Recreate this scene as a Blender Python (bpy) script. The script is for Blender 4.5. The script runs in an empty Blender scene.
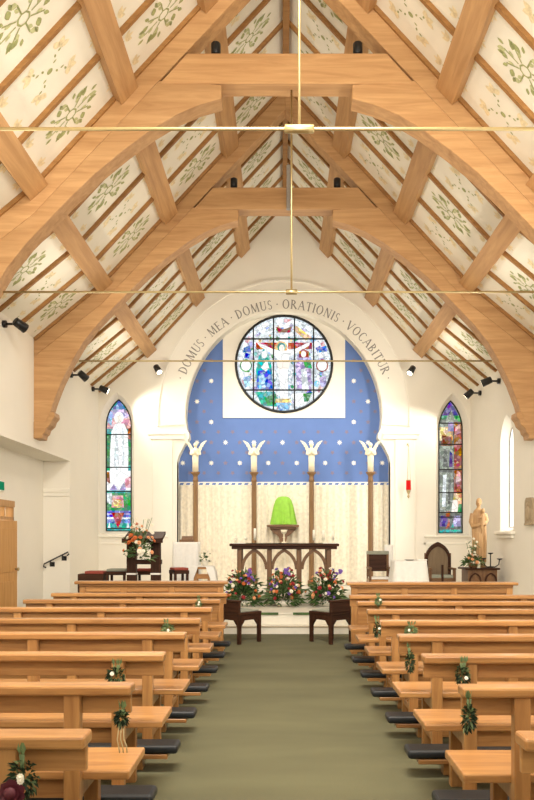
import bpy, bmesh, math, random
from math import sin, cos, pi, radians, sqrt, atan2
from mathutils import Vector, Matrix

random.seed(11)
S = bpy.context.scene
COL = S.collection

# ------------------------------------------------------------------ camera, world, light, exposure
EYE = Vector((-0.06, 0.0, 1.5))
FPX, VX, VY = 727.0, 282.0, 540.0
cam = bpy.data.cameras.new('camera')
cam.sensor_fit = 'VERTICAL'
cam.sensor_height = 36.0
cam.lens = 36.0 * FPX / 800.0
cam.shift_x = -(VX - 267.0) / 800.0
cam.shift_y = (VY - 400.0) / 800.0
cam.clip_end = 200
camo = bpy.data.objects.new('camera', cam)
camo.location = EYE
camo.rotation_euler = (pi / 2, 0, 0)
COL.objects.link(camo)
S.camera = camo

S.view_settings.view_transform = 'Standard'
S.view_settings.look = 'None'
S.view_settings.gamma = 1.0
S.view_settings.use_curve_mapping = False
S.view_settings.exposure = 0.78

W = bpy.data.worlds.new('sky')
S.world = W
W.use_nodes = True
bg = W.node_tree.nodes['Background']
bg.inputs['Color'].default_value = (1.0, 0.98, 0.94, 1)
bg.inputs['Strength'].default_value = 1.7


def area(name, loc, target, sx, sy, power, color=(1, 0.93, 0.82)):
    d = bpy.data.lights.new(name, 'AREA')
    d.shape = 'RECTANGLE'
    d.size, d.size_y = sx, sy
    d.energy = power
    d.color = color
    o = bpy.data.objects.new(name, d)
    o.location = loc
    v = Vector(target) - Vector(loc)
    o.rotation_euler = v.to_track_quat('-Z', 'Y').to_euler()
    COL.objects.link(o)
    return o


def spot(name, loc, target, power, angle=60, blend=0.6, rad=0.05, color=(1, 0.93, 0.82)):
    d = bpy.data.lights.new(name, 'SPOT')
    d.energy = power
    d.spot_size = radians(angle)
    d.spot_blend = blend
    d.shadow_soft_size = rad
    d.color = color
    o = bpy.data.objects.new(name, d)
    o.location = loc
    v = Vector(target) - Vector(loc)
    o.rotation_euler = v.to_track_quat('-Z', 'Y').to_euler()
    COL.objects.link(o)
    return o


# added soft fill light from behind and above the photographer
area('west_fill_light', (0, -2.6, 5.0), (0, 9, 3.0), 5.0, 4.0, 30, (1, 0.97, 0.9))
# daylight falling through the right-hand lancet
area('lancet_daylight', (5.3, 12.9, 3.0), (4.33, 14.32, 2.7), 0.4, 2.2, 70, (1, 0.98, 0.95))
# added overhead fill light, unseen above and in front of the visible bays
area('overhead_fill_light', (0, 4.0, 7.2), (0, 8.5, 0.0), 3.0, 1.4, 370, (1, 0.94, 0.85))
# added fill light close to the camera, thrown up to brighten the roof
area('roof_fill_light', (0, 0.8, 3.6), (0, 9.5, 9.8), 5.0, 1.2, 230, (1, 0.95, 0.86))


# ------------------------------------------------------------------ helpers
def at(px, py, D):
    return Vector((EYE.x + (px - VX) * D / FPX, D, EYE.z + (VY - py) * D / FPX))


def X_(px, D):
    return EYE.x + (px - VX) * D / FPX


def Z_(py, D):
    return EYE.z + (VY - py) * D / FPX


class MB:
    def __init__(self):
        self.bm = bmesh.new()

    def face(self, pts, mi=0, smooth=False):
        vs = [self.bm.verts.new(p) for p in pts]
        try:
            f = self.bm.faces.new(vs)
            f.material_index = mi
            f.smooth = smooth
            return f
        except ValueError:
            return None

    def box(self, x0, x1, y0, y1, z0, z1, bev=0.0, mi=0, m=None, seg=1):
        t = bmesh.new()
        bmesh.ops.create_cube(t, size=1.0)
        M = Matrix.Translation(((x0 + x1) / 2, (y0 + y1) / 2, (z0 + z1) / 2)) @ Matrix.Diagonal((abs(x1 - x0), abs(y1 - y0), abs(z1 - z0), 1))
        bmesh.ops.transform(t, matrix=M, verts=t.verts)
        if bev > 0:
            bmesh.ops.bevel(t, geom=t.edges[:], offset=bev, segments=seg, affect='EDGES', profile=0.5)
        self._merge(t, mi, m)
        return self

    def _merge(self, t, mi=0, m=None, smooth=None):
        if m is not None:
            bmesh.ops.transform(t, matrix=m, verts=t.verts)
        mp = {}
        for v in t.verts:
            mp[v] = self.bm.verts.new(v.co)
        for f in t.faces:
            try:
                g = self.bm.faces.new([mp[v] for v in f.verts])
                g.material_index = mi
                g.smooth = f.smooth if smooth is None else smooth
            except ValueError:
                pass
        t.free()

    def prism(self, pts, a0, a1, plane='xz', mi=0, m=None, bev=0.0):
        """an outline in a plane, given real thickness along the third axis"""
        t = bmesh.new()

        def P(u, v, a):
            if plane == 'xz':
                return (u, a, v)
            if plane == 'yz':
                return (a, u, v)
            return (u, v, a)
        A = [t.verts.new(P(u, v, a0)) for u, v in pts]
        B = [t.verts.new(P(u, v, a1)) for u, v in pts]
        n = len(pts)
        t.faces.new(A)
        t.faces.new(B[::-1])
        for i in range(n):
            t.faces.new((A[i], B[i], B[(i + 1) % n], A[(i + 1) % n]))
        bmesh.ops.recalc_face_normals(t, faces=t.faces[:])
        if bev > 0:
            ed = [e for e in t.edges if len(e.link_faces) == 2 and e.calc_face_angle(0) > 0.6]
            bmesh.ops.bevel(t, geom=ed, offset=bev, segments=1, affect='EDGES', profile=0.5)
        self._merge(t, mi, m)
        return self

    def ball(self, c, r, seg=12, mi=0, m=None):
        t = bmesh.new()
        bmesh.ops.create_uvsphere(t, u_segments=seg, v_segments=max(6, seg * 2 // 3), radius=1.0)
        if not hasattr(r, '__len__'):
            r = (r, r, r)
        bmesh.ops.transform(t, matrix=Matrix.Translation(c) @ (m or Matrix.Identity(4)) @ Matrix.Diagonal((r[0], r[1], r[2], 1)), verts=t.verts)
        self._merge(t, mi, None, True)
        return self

    def lathe(self, prof, c=(0, 0, 0), seg=16, mi=0, smooth=True, sx=1.0, sy=1.0, m=None):
        t = bmesh.new()
        rings = []
        for r, z in prof:
            rings.append([t.verts.new((r * cos(2 * pi * k / seg) * sx, r * sin(2 * pi * k / seg) * sy, z)) for k in range(seg)])
        for a, b in zip(rings, rings[1:]):
            for k in range(seg):
                f = t.faces.new((a[k], a[(k + 1) % seg], b[(k + 1) % seg], b[k]))
                f.smooth = smooth
        t.faces.new(rings[0][::-1])
        t.faces.new(rings[-1])
        M = Matrix.Translation(c)
        if m is not None:
            M = M @ m
        self._merge(t, mi, M)
        return self

    def tube(self, pts, rad, seg=8, mi=0, smooth=True, flat=1.0):
        """round bar through points; rad is one radius or one per point"""
        pts = [Vector(p) for p in pts]
        n = len(pts)
        if not hasattr(rad, '__len__'):
            rad = [rad] * n
        up = None
        rings = []
        for i, p in enumerate(pts):
            d = (pts[min(i + 1, n - 1)] - pts[max(i - 1, 0)]).normalized()
            if up is None:
                up = Vector((0, 0, 1)) if abs(d.z) < 0.9 else Vector((0, 1, 0))
            s = d.cross(up).normalized()
            up = s.cross(d).normalized()
            rings.append([self.bm.verts.new(p + (s * cos(2 * pi * k / seg) + up * flat * sin(2 * pi * k / seg)) * rad[i]) for k in range(seg)])
        for a, b in zip(rings, rings[1:]):
            for k in range(seg):
                f = self.bm.faces.new((a[k], a[(k + 1) % seg], b[(k + 1) % seg], b[k]))
                f.smooth = smooth
                f.material_index = mi
        f = self.bm.faces.new(rings[0][::-1]); f.material_index = mi
        f = self.bm.faces.new(rings[-1]); f.material_index = mi
        return self

    def holed(self, outer, holes, y, thick, back=True, mi=0, M=None, reveals=True, reveal_to=None):
        """a wall slab in the xz plane with openings; reveal_to gives for each hole the loop at the back of its reveal"""
        t = bmesh.new()

        def loop(pts, yy):
            return [t.verts.new((u, yy, v)) for u, v in pts]
        edges = []
        loops = []
        for pts in [outer] + holes:
            L = loop(pts, y)
            loops.append(L)
            for i in range(len(L)):
                edges.append(t.edges.new((L[i], L[(i + 1) % len(L)])))
        bmesh.ops.triangle_fill(t, use_beauty=True, use_dissolve=False, edges=edges)
        for f in t.faces:
            f.material_index = mi
        if reveals:
            for hi, pts in enumerate([outer] + holes):
                bp = pts
                if hi > 0 and reveal_to and reveal_to[hi - 1]:
                    bp = reveal_to[hi - 1]
                L2 = loop(bp, y + thick)
                L = loops[hi]
                n = len(L)
                for i in range(n):
                    f = t.faces.new((L[i], L[(i + 1) % n], L2[(i + 1) % n], L2[i]))
                    f.material_index = mi
        self._merge(t, mi, M)
        return self

    def build(self, name, mats, parent=None, recalc=True):
        if recalc:
            bmesh.ops.recalc_face_normals(self.bm, faces=self.bm.faces[:])
        me = bpy.data.meshes.new(name)
        self.bm.to_mesh(me)
        self.bm.free()
        if not isinstance(mats, (list, tuple)):
            mats = [mats]
        for m in mats:
            me.materials.append(m)
        o = bpy.data.objects.new(name, me)
        COL.objects.link(o)
        if parent is not None:
            o.parent = parent
        return o


def tag(o, label=None, cat=None, group=None, kind=None):
    if label: o['label'] = label
    if cat: o['category'] = cat
    if group: o['group'] = group
    if kind: o['kind'] = kind
    return o


def thing(name, label, cat, loc=(0, 0, 0), rz=0.0, group=None):
    o = bpy.data.objects.new(name, None)
    o.empty_display_size = 0.1
    o.location = loc
    o.rotation_euler = (0, 0, rz)
    COL.objects.link(o)
    return tag(o, label, cat, group)


CHILDREN = {}


def kids(o):
    return [c for c in bpy.data.objects if c.parent == o]


def dup(root, loc, rz=None, label=None, group=None):
    r = root.copy()
    COL.objects.link(r)
    r.location = loc
    if rz is not None:
        r.rotation_euler = (0, 0, rz)
    if label: r['label'] = label
    if group: r['group'] = group
    for ch in kids(root):
        c = ch.copy()
        COL.objects.link(c)
        c.parent = r
        for g in kids(ch):
            d = g.copy()
            COL.objects.link(d)
            d.parent = c
    return r


# ------------------------------------------------------------------ materials
def newmat(name):
    m = bpy.data.materials.new(name)
    m.use_nodes = True
    nt = m.node_tree
    return m, nt, nt.nodes['Principled BSDF']


def plain(name, col, rough=0.6, metal=0.0, noise=0.06, scale=6.0, bump=0.0, spec=0.4, sheen=0.0):
    m, nt, b = newmat(name)
    tc = nt.nodes.new('ShaderNodeTexCoord')
    n = nt.nodes.new('ShaderNodeTexNoise')
    n.inputs['Scale'].default_value = scale
    n.inputs['Detail'].default_value = 4
    nt.links.new(tc.outputs['Object'], n.inputs['Vector'])
    r = nt.nodes.new('ShaderNodeValToRGB')
    r.color_ramp.elements[0].position = 0.3
    r.color_ramp.elements[1].position = 0.7
    r.color_ramp.elements[0].color = tuple(c * (1 - noise) for c in col) + (1,)
    r.color_ramp.elements[1].color = tuple(min(1, c * (1 + noise)) for c in col) + (1,)
    nt.links.new(n.outputs['Fac'], r.inputs['Fac'])
    nt.links.new(r.outputs['Color'], b.inputs['Base Color'])
    b.inputs['Roughness'].default_value = rough
    b.inputs['Metallic'].default_value = metal
    b.inputs['Specular IOR Level'].default_value = spec
    if bump:
        n2 = nt.nodes.new('ShaderNodeTexNoise')
        n2.inputs['Scale'].default_value = scale * 8
        n2.inputs['Detail'].default_value = 3
        nt.links.new(tc.outputs['Object'], n2.inputs['Vector'])
        bp = nt.nodes.new('ShaderNodeBump')
        bp.inputs['Strength'].default_value = bump
        bp.inputs['Distance'].default_value = 0.01
        nt.links.new(n2.outputs['Fac'], bp.inputs['Height'])
        nt.links.new(bp.outputs['Normal'], b.inputs['Normal'])
    return m


def wood(name, dark, light, axis='x', rough=0.45, scale=1.0, coat=0.0):
    m, nt, b = newmat(name)
    tc = nt.nodes.new('ShaderNodeTexCoord')
    oi = nt.nodes.new('ShaderNodeObjectInfo')
    mul = nt.nodes.new('ShaderNodeMath'); mul.operation = 'MULTIPLY'; mul.inputs[1].default_value = 37.0
    nt.links.new(oi.outputs['Random'], mul.inputs[0])
    add = nt.nodes.new('ShaderNodeVectorMath'); add.operation = 'ADD'
    nt.links.new(tc.outputs['Object'], add.inputs[0])
    nt.links.new(mul.outputs[0], add.inputs[1])
    mp = nt.nodes.new('ShaderNodeMapping')
    k = {'x': (0.7, 9, 9), 'y': (9, 0.7, 9), 'z': (9, 9, 0.7)}[axis]
    mp.inputs['Scale'].default_value = tuple(c * scale for c in k)
    nt.links.new(add.outputs[0], mp.inputs['Vector'])
    n = nt.nodes.new('ShaderNodeTexNoise')
    n.inputs['Scale'].default_value = 2.2
    n.inputs['Detail'].default_value = 5
    n.inputs['Roughness'].default_value = 0.6
    n.inputs['Distortion'].default_value = 0.6
    nt.links.new(mp.outputs['Vector'], n.inputs['Vector'])
    r = nt.nodes.new('ShaderNodeValToRGB')
    r.color_ramp.elements[0].position = 0.32
    r.color_ramp.elements[1].position = 0.68
    r.color_ramp.elements[0].color = dark + (1,)
    r.color_ramp.elements[1].color = light + (1,)
    nt.links.new(n.outputs['Fac'], r.inputs['Fac'])
    hv = nt.nodes.new('ShaderNodeHueSaturation')
    mr = nt.nodes.new('ShaderNodeMapRange')
    mr.inputs['To Min'].default_value = 0.9
    mr.inputs['To Max'].default_value = 1.1
    nt.links.new(oi.outputs['Random'], mr.inputs['Value'])
    nt.links.new(mr.outputs['Result'], hv.inputs['Value'])
    nt.links.new(r.outputs['Color'], hv.inputs['Color'])
    nt.links.new(hv.outputs['Color'], b.inputs['Base Color'])
    b.inputs['Roughness'].default_value = rough
    b.inputs['Specular IOR Level'].default_value = 0.15 if light[0] < .1 else 0.4
    b.inputs['Coat Weight'].default_value = coat
    b.inputs['Coat Roughness'].default_value = 0.2
    bp = nt.nodes.new('ShaderNodeBump')
    bp.inputs['Strength'].default_value = 0.06
    bp.inputs['Distance'].default_value = 0.005
    nt.links.new(n.outputs['Fac'], bp.inputs['Height'])
    nt.links.new(bp.outputs['Normal'], b.inputs['Normal'])
    return m


def glow(name, col, strength=1.0, cells=0.0, jitter=0.35, lead=0.035):
    """leaded coloured glass lit by the daylight behind it"""
    m, nt, b = newmat(name)
    nt.nodes.remove(b)
    out = nt.nodes['Material Output']
    e = nt.nodes.new('ShaderNodeEmission')
    e.inputs['Strength'].default_value = strength * 0.66
    if cells:
        tc = nt.nodes.new('ShaderNodeTexCoord')
        v = nt.nodes.new('ShaderNodeTexVoronoi')
        v.inputs['Scale'].default_value = cells
        nt.links.new(tc.outputs['Object'], v.inputs['Vector'])
        hs = nt.nodes.new('ShaderNodeHueSaturation')
        hs.inputs['Color'].default_value = col + (1,)
        sep = nt.nodes.new('ShaderNodeSeparateColor')
        nt.links.new(v.outputs['Color'], sep.inputs['Color'])
        for ch, sock, lo, hi in (('Red', 'Hue', 0.5 - jitter * 0.12, 0.5 + jitter * 0.12), ('Green', 'Value', 1 - jitter, 1 + jitter), ('Blue', 'Saturation', 1 - jitter, 1 + jitter * 0.5)):
            mr = nt.nodes.new('ShaderNodeMapRange')
            mr.inputs['To Min'].default_value = lo
            mr.inputs['To Max'].default_value = hi
            nt.links.new(sep.outputs[ch], mr.inputs['Value'])
            nt.links.new(mr.outputs['Result'], hs.inputs[sock])
        v2 = nt.nodes.new('ShaderNodeTexVoronoi')
        v2.feature = 'DISTANCE_TO_EDGE'
        v2.inputs['Scale'].default_value = cells
        nt.links.new(tc.outputs['Object'], v2.inputs['Vector'])
        lt = nt.nodes.new('ShaderNodeMath'); lt.operation = 'LESS_THAN'
        lt.inputs[1].default_value = lead
        nt.links.new(v2.outputs['Distance'], lt.inputs[0])
        mx = nt.nodes.new('ShaderNodeMixRGB')
        nt.links.new(lt.outputs[0], mx.inputs['Fac'])
        nt.links.new(hs.outputs['Color'], mx.inputs['Color1'])
        mx.inputs['Color2'].default_value = (col[0] * .6, col[1] * .6, col[2] * .6, 1)
        nt.links.new(mx.outputs['Color'], e.inputs['Color'])
    else:
        e.inputs['Color'].default_value = col + (1,)
    nt.links.new(e.outputs[0], out.inputs['Surface'])
    return m


M = {}
M['wall'] = plain('cream_plaster', (0.86, 0.815, 0.715), 0.85, noise=0.015, scale=1.5, bump=0.05, spec=0.2)
M['plaster'] = plain('white_moulded_plaster', (0.87, 0.83, 0.73), 0.8, noise=0.015, scale=2, spec=0.2)
M['ceil'] = plain('painted_ceiling_board', (0.83, 0.785, 0.66), 0.75, noise=0.04, scale=2.5, spec=0.2)
M['olive'] = plain('olive_stencil_paint', (0.36, 0.38, 0.16), 0.8, noise=0.2, scale=30)
M['sage'] = plain('pale_green_stencil_paint', (0.52, 0.53, 0.28), 0.8, noise=0.2, scale=30)
M['yellow'] = plain('faded_yellow_stencil_paint', (0.80, 0.68, 0.43), 0.8, noise=0.15, scale=30)
BD, BL = (0.39, 0.205, 0.080), (0.55, 0.32, 0.14)
for ax in 'xyz':
    M['beam_' + ax] = wood('honey_oak_beam_' + ax, BD, BL, ax, 0.5, 0.6)
    M['pew_' + ax] = wood('orange_oak_pew_' + ax, (0.325, 0.147, 0.050), (0.50, 0.255, 0.088), ax, 0.32, 1.2, 0.25)
    M['dark_' + ax] = wood('dark_walnut_' + ax, (0.028, 0.011, 0.006), (0.065, 0.026, 0.013), ax, 0.5, 1.2)
    M['brown_' + ax] = wood('brown_oak_' + ax, (0.11, 0.052, 0.022), (0.20, 0.10, 0.042), ax, 0.45, 1.2)
    M['door_' + ax] = wood('golden_door_oak_' + ax, (0.45, 0.22, 0.06), (0.58, 0.31, 0.10), ax, 0.4, 1.0)
M['post'] = wood('gilded_brown_post', (0.17, 0.090, 0.036), (0.27, 0.155, 0.068), 'z', 0.45, 1.2)
M['olivewood'] = wood('olive_brown_panel', (0.15, 0.10, 0.055), (0.23, 0.16, 0.09), 'z', 0.6, 1.2)
M['greywood'] = wood('weathered_relief_wood', (0.30, 0.22, 0.13), (0.42, 0.33, 0.21), 'z', 0.6, 1.2)
M['rafter'] = wood('brown_rafter', (0.25, 0.115, 0.032), (0.36, 0.18, 0.055), 'x', 0.55, 0.8)
M['brass'] = plain('satin_brass', (0.52, 0.42, 0.22), 0.45, 1.0, 0.05, 20)
M['steel'] = plain('grey_steel', (0.35, 0.33, 0.30), 0.4, 0.6, 0.05, 20)
M['black'] = plain('black_metal', (0.012, 0.012, 0.012), 0.4, 0.0, 0.1, 20)
M['lens'] = glow('lamp_lens', (1.0, 0.9, 0.7), 6.0)
M['lead'] = plain('black_lead_bar', (0.015, 0.015, 0.014), 0.5, 0.2, 0.1, 20)
M['cushion'] = plain('black_vinyl', (0.018, 0.020, 0.022), 0.45, 0, 0.15, 12, 0.1)
M['white_cloth'] = plain('white_linen', (0.84, 0.82, 0.77), 0.85, noise=0.03, scale=15, bump=0.1)
M['cream_cloth'] = plain('cream_brocade', (0.82, 0.75, 0.60), 0.85, noise=0.12, scale=14, bump=0.1)
M['green_cloth'] = plain('lime_green_silk', (0.27, 0.55, 0.05), 0.55, noise=0.12, scale=10)
M['red_cloth'] = plain('dull_red_cushion', (0.30, 0.055, 0.035), 0.7, noise=0.1, scale=12)
M['grey_cloth'] = plain('grey_green_cushion', (0.27, 0.28, 0.22), 0.7, noise=0.1, scale=12)
M['ivory'] = plain('ivory_painted_figure', (0.84, 0.77, 0.57), 0.5, noise=0.08, scale=14)
M['limewood'] = wood('carved_limewood', (0.46, 0.26, 0.11), (0.64, 0.40, 0.19), 'z', 0.5, 1.0)
M['wax'] = plain('candle_wax', (0.88, 0.84, 0.72), 0.5, noise=0.02)
M['leaf'] = plain('green_leaf', (0.045, 0.10, 0.022), 0.5, noise=0.4, scale=18)
M['leaf3'] = plain('dark_posy_leaf', (0.025, 0.045, 0.018), 0.6, noise=0.4, scale=18)
M['leaf2'] = plain('grey_green_leaf', (0.16, 0.22, 0.09), 0.6, noise=0.3, scale=18)
M['peach'] = plain('peach_petal', (0.80, 0.38, 0.18), 0.6, noise=0.15, scale=30)
M['orange'] = plain('burnt_orange_petal', (0.55, 0.14, 0.035), 0.6, noise=0.2, scale=30)
M['red'] = plain('crimson_petal', (0.30, 0.02, 0.025), 0.6, noise=0.2, scale=30)
M['burgundy'] = plain('burgundy_petal', (0.075, 0.006, 0.014), 0.6, noise=0.25, scale=30)
M['purple'] = plain('violet_petal', (0.19, 0.10, 0.42), 0.6, noise=0.2, scale=30)
M['whitep'] = plain('white_petal', (0.85, 0.80, 0.66), 0.6, noise=0.05, scale=30)
M['raffia'] = plain('raffia', (0.62, 0.50, 0.28), 0.7, noise=0.1, scale=30)
M['stone'] = plain('pale_step_stone', (0.70, 0.66, 0.56), 0.5, noise=0.06, scale=5)
M['tan'] = plain('tan_skirting', (0.40, 0.33, 0.22), 0.6, noise=0.06, scale=5)
M['ink'] = plain('grey_brown_lettering', (0.27, 0.25, 0.22), 0.8, noise=0.1, scale=10)
M['star'] = plain('white_star_paint', (0.90, 0.88, 0.80), 0.7, noise=0.02)
M['rosette'] = plain('dull_gold_rosette_paint', (0.22, 0.19, 0.28), 0.7, noise=0.1)
M['redglass'] = glow('red_lamp_glass', (0.75, 0.02, 0.015), 1.0)
M['signgreen'] = glow('lit_green_sign', (0.02, 0.32, 0.14), 0.6)
M['blue'] = plain('powder_blue_wall_paint', (0.125, 0.21, 0.475), 0.75, noise=0.05, scale=2.0, spec=0.25)


def glass_mat():
    m, nt, b = newmat('clear_glass')
    nt.nodes.remove(b)
    out = nt.nodes['Material Output']
    t = nt.nodes.new('ShaderNodeBsdfTransparent')
    t.inputs['Color'].default_value = (0.97, 0.98, 0.97, 1)
    g = nt.nodes.new('ShaderNodeBsdfGlossy')
    g.inputs['Roughness'].default_value = 0.04
    mx = nt.nodes.new('ShaderNodeMixShader')
    fr = nt.nodes.new('ShaderNodeValue')
    fr.outputs[0].default_value = 0.05
    nt.links.new(fr.outputs[0], mx.inputs[0])
    nt.links.new(t.outputs[0], mx.inputs[1])
    nt.links.new(g.outputs[0], mx.inputs[2])
    nt.links.new(mx.outputs[0], out.inputs['Surface'])
    return m


M['glass'] = glass_mat()


def carpet_mat():
    m, nt, b = newmat('olive_carpet')
    tc = nt.nodes.new('ShaderNodeTexCoord')
    n = nt.nodes.new('ShaderNodeTexNoise'); n.inputs['Scale'].default_value = 140; n.inputs['Detail'].default_value = 3
    nt.links.new(tc.outputs['Object'], n.inputs['Vector'])
    n2 = nt.nodes.new('ShaderNodeTexNoise'); n2.inputs['Scale'].default_value = 1.3; n2.inputs['Detail'].default_value = 3
    mp = nt.nodes.new('ShaderNodeMapping'); mp.inputs['Scale'].default_value = (0.5, 1.6, 1)
    nt.links.new(tc.outputs['Object'], mp.inputs['Vector'])
    nt.links.new(mp.outputs['Vector'], n2.inputs['Vector'])
    r = nt.nodes.new('ShaderNodeValToRGB')
    r.color_ramp.elements[0].position = 0.3; r.color_ramp.elements[1].position = 0.7
    r.color_ramp.elements[0].color = (0.100, 0.096, 0.054, 1)
    r.color_ramp.elements[1].color = (0.160, 0.152, 0.090, 1)
    nt.links.new(n.outputs['Fac'], r.inputs['Fac'])
    r2 = nt.nodes.new('ShaderNodeValToRGB')
    r2.color_ramp.elements[0].position = 0.35; r2.color_ramp.elements[1].position = 0.65
    r2.color_ramp.elements[0].color = (0.86, 0.86, 0.86, 1)
    r2.color_ramp.elements[1].color = (1.06, 1.06, 1.04, 1)
    nt.links.new(n2.outputs['Fac'], r2.inputs['Fac'])
    mx = nt.nodes.new('ShaderNodeMixRGB'); mx.blend_type = 'MULTIPLY'; mx.inputs['Fac'].default_value = 1
    nt.links.new(r.outputs['Color'], mx.inputs['Color1'])
    nt.links.new(r2.outputs['Color'], mx.inputs['Color2'])
    nt.links.new(mx.outputs['Color'], b.inputs['Base Color'])
    b.inputs['Roughness'].default_value = 0.9
    b.inputs['Specular IOR Level'].default_value = 0.15
    bp = nt.nodes.new('ShaderNodeBump'); bp.inputs['Strength'].default_value = 0.3; bp.inputs['Distance'].default_value = 0.004
    nt.links.new(n.outputs['Fac'], bp.inputs['Height'])
    nt.links.new(bp.outputs['Normal'], b.inputs['Normal'])
    return m


M['carpet'] = carpet_mat()

# ------------------------------------------------------------------ the room
DE = 16.6            # chancel-arch wall
HW = 4.25            # half width of the nave
YB = -3.0            # how far the shell runs behind the photographer
ZA, ZK, ZW = 9.20, 5.85, 4.9      # ceiling height on the ridge, at the kink, on the side wall
LK = 3.1
TRUSS = (5.62, 9.02, 12.40)
SZ = 0.30            # chancel floor
PZ = 0.45            # altar step


def zroof(l):
    l = abs(l)
    if l <= LK:
        return ZA - (ZA - ZK) * l / LK
    return ZK - (ZK - ZW) * (l - LK) / (HW - LK)


def struct(name, mb, mats, parent=None):
    o = mb.build(name, mats, parent)
    if parent is None:
        o['kind'] = 'structure'
    return o


f = MB()
f.box(-5.2, 5.2, YB, 17.6, -0.1, 0.0)
struct('floor', f, M['carpet'])

st = MB()
st.box(-HW, HW, 11.6, 17.4, 0.0, 0.12, 0.0, 0)
st.box(-HW, HW, 11.9, 17.4, 0.12, SZ - 0.02, 0.0, 1)
st.box(-HW, HW, 11.88, 17.4, SZ - 0.02, SZ, 0.004, 2)
st.box(-1.75, 1.75, 13.65, 17.3, SZ, PZ, 0.005, 2)
st.box(-HW, HW, 11.59, 11.6, 0.105, 0.125, 0.0, 3)
tag(struct('floor_chancel', st, [M['stone'], M['stone'], M['stone'], M['tan']]), kind='structure')
nz = MB()
for s in (-1, 1):
    nz.box(s * 0.12, s * 1.6, 11.87, 12.0, SZ - 0.022, SZ + 0.006, 0.004)
struct('trim_1', nz, M['leaf'])


def arc(cx, cz, r, a0, a1, n):
    return [(cx + r * cos(radians(a0 + (a1 - a0) * i / n)), cz + r * sin(radians(a0 + (a1 - a0) * i / n))) for i in range(n + 1)]


def lancet(x0, x1, z0, zs, zt, n=8):
    """pointed-arch outline: sill z0, springing zs, tip zt; anticlockwise from lower left"""
    w = (x1 - x0) / 2
    cx = (x0 + x1) / 2
    h = zt - zs
    R = (h * h + w * w) / (2 * w)
    a = math.asin(min(1, h / R))
    pts = [(x0, z0), (x1, z0)]
    for i in range(n + 1):
        t = a * i / n
        pts.append((x1 - R + R * cos(t), zs + R * sin(t)))
    for i in range(n - 1, -1, -1):
        t = a * i / n
        pts.append((x0 + R - R * cos(t), zs + R * sin(t)))
    return pts


# east wall with the chancel arch and two lancets
ACX, ACZ = X_(283.7, DE), Z_(417.6, DE)
AR = 98 * DE / FPX
AK = 1.085          # the arch is a little taller than a half circle
jl = [(177, 462), (178.5, 456), (183.5, 446), (187.5, 441), (189.5, 437.5), (189.0, 433), (187.0, 430)]
jl = [(X_(a, DE), Z_(b, DE)) for a, b in jl]
def tall(pts):
    return [(x, ACZ + (z - ACZ) * AK if z > ACZ else z) for x, z in pts]


arcpts = tall(arc(ACX, ACZ, AR, 180, 0, 40))
jr = [(2 * ACX - a, b) for a, b in jl][::-1]
east_outer = [(-HW, 0), (jl[0][0], 0)] + jl + arcpts + jr + [(jr[-1][0], 0), (HW, 0), (HW, zroof(HW)), (LK, zroof(LK)), (0, ZA), (-LK, zroof(LK)), (-HW, zroof(HW))]
LW = {}
for key, (a, b, sill, spr, tip) in {'l': (106.5, 131.5, 531, 426, 400), 'r': (438.5, 462, 533, 430, 401)}.items():
    LW[key] = (X_(a, DE + .22), X_(b, DE + .22), Z_(sill, DE + .22), Z_(spr, DE + .22), Z_(tip, DE + .22))
holes, revs = [], []
for key in 'lr':
    x0, x1, z0, zs, zt = LW[key]
    g = 0.10
    holes.append(lancet(x0 - g, x1 + g, z0 - 0.06, zs, zt + g * 1.4))
    revs.append(lancet(x0, x1, z0, zs, zt))
e = MB()
t_outer = east_outer
e.holed(east_outer, holes, DE, 0.22, reveal_to=revs)
# deeper reveal of the arch
n = len(jl) + len(arcpts) + len(jr) + 2
path = [(jl[0][0], 0)] + jl + arcpts + jr + [(jr[-1][0], 0)]
for p, q in zip(path, path[1:]):
    e.face([(p[0], DE, p[1]), (q[0], DE, q[1]), (q[0], DE + 0.30, q[1]), (p[0], DE + 0.30, p[1])])
east = struct('wall_east', e, M['wall'])
# raised band that carries the lettering, capitals and pilaster edges
b = MB()
R1, R2 = AR + 0.02, AR + 27 * DE / FPX
ring = tall(arc(ACX, ACZ, R2, 184, -4, 48)) + tall(arc(ACX, ACZ, R1, -4, 184, 48))
b.prism(ring, DE - 0.03, DE + 0.01)
hood = tall(arc(ACX, ACZ, R2 + 0.035, 184, -4, 48)) + tall(arc(ACX, ACZ, R2, -4, 184, 48))
b.prism(hood, DE - 0.05, DE + 0.01)
for s in (-1, 1):
    xa = ACX + s * (AR + 0.02)
    xb = ACX + s * (AR + 0.86)
    zt = Z_(433, DE)
    b.box(min(xa, xb), max(xa, xb), DE - 0.07, DE + 0.01, zt - 0.05, zt, 0.01)
    b.box(min(xa, xb - s * .05), max(xa, xb - s * .05), DE - 0.05, DE + 0.01, zt - 0.15, zt - 0.05, 0.01)
    xa = ACX + s * (AR + 0.30)
    b.box(min(xa, xb - s * .1), max(xa, xb - s * .1), DE - 0.025, DE + 0.01, 0.3, zt - 0.15, 0.008)
struct('trim_2', b, M['plaster'])
# string course under the lancets, and dado frames
b = MB()
for a0, a1 in ((92, 168), (424, 478)):
    xa, xb = X_(a0, DE), X_(a1, DE)
    z = Z_(536, DE)
    b.box(xa, xb, DE - 0.05, DE + 0.01, z - 0.035, z + 0.02, 0.01)
    b.box(xa, xa + .04, DE - 0.015, DE + 0.01, .4, z - .15, 0.004)
    b.box(xb - .04, xb, DE - 0.015, DE + 0.01, .4, z - .15, 0.004)
    b.box(xa, xb, DE - 0.015, DE + 0.01, z - .2, z - .15, 0.004)
struct('trim_3', b, M['plaster'])

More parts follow.
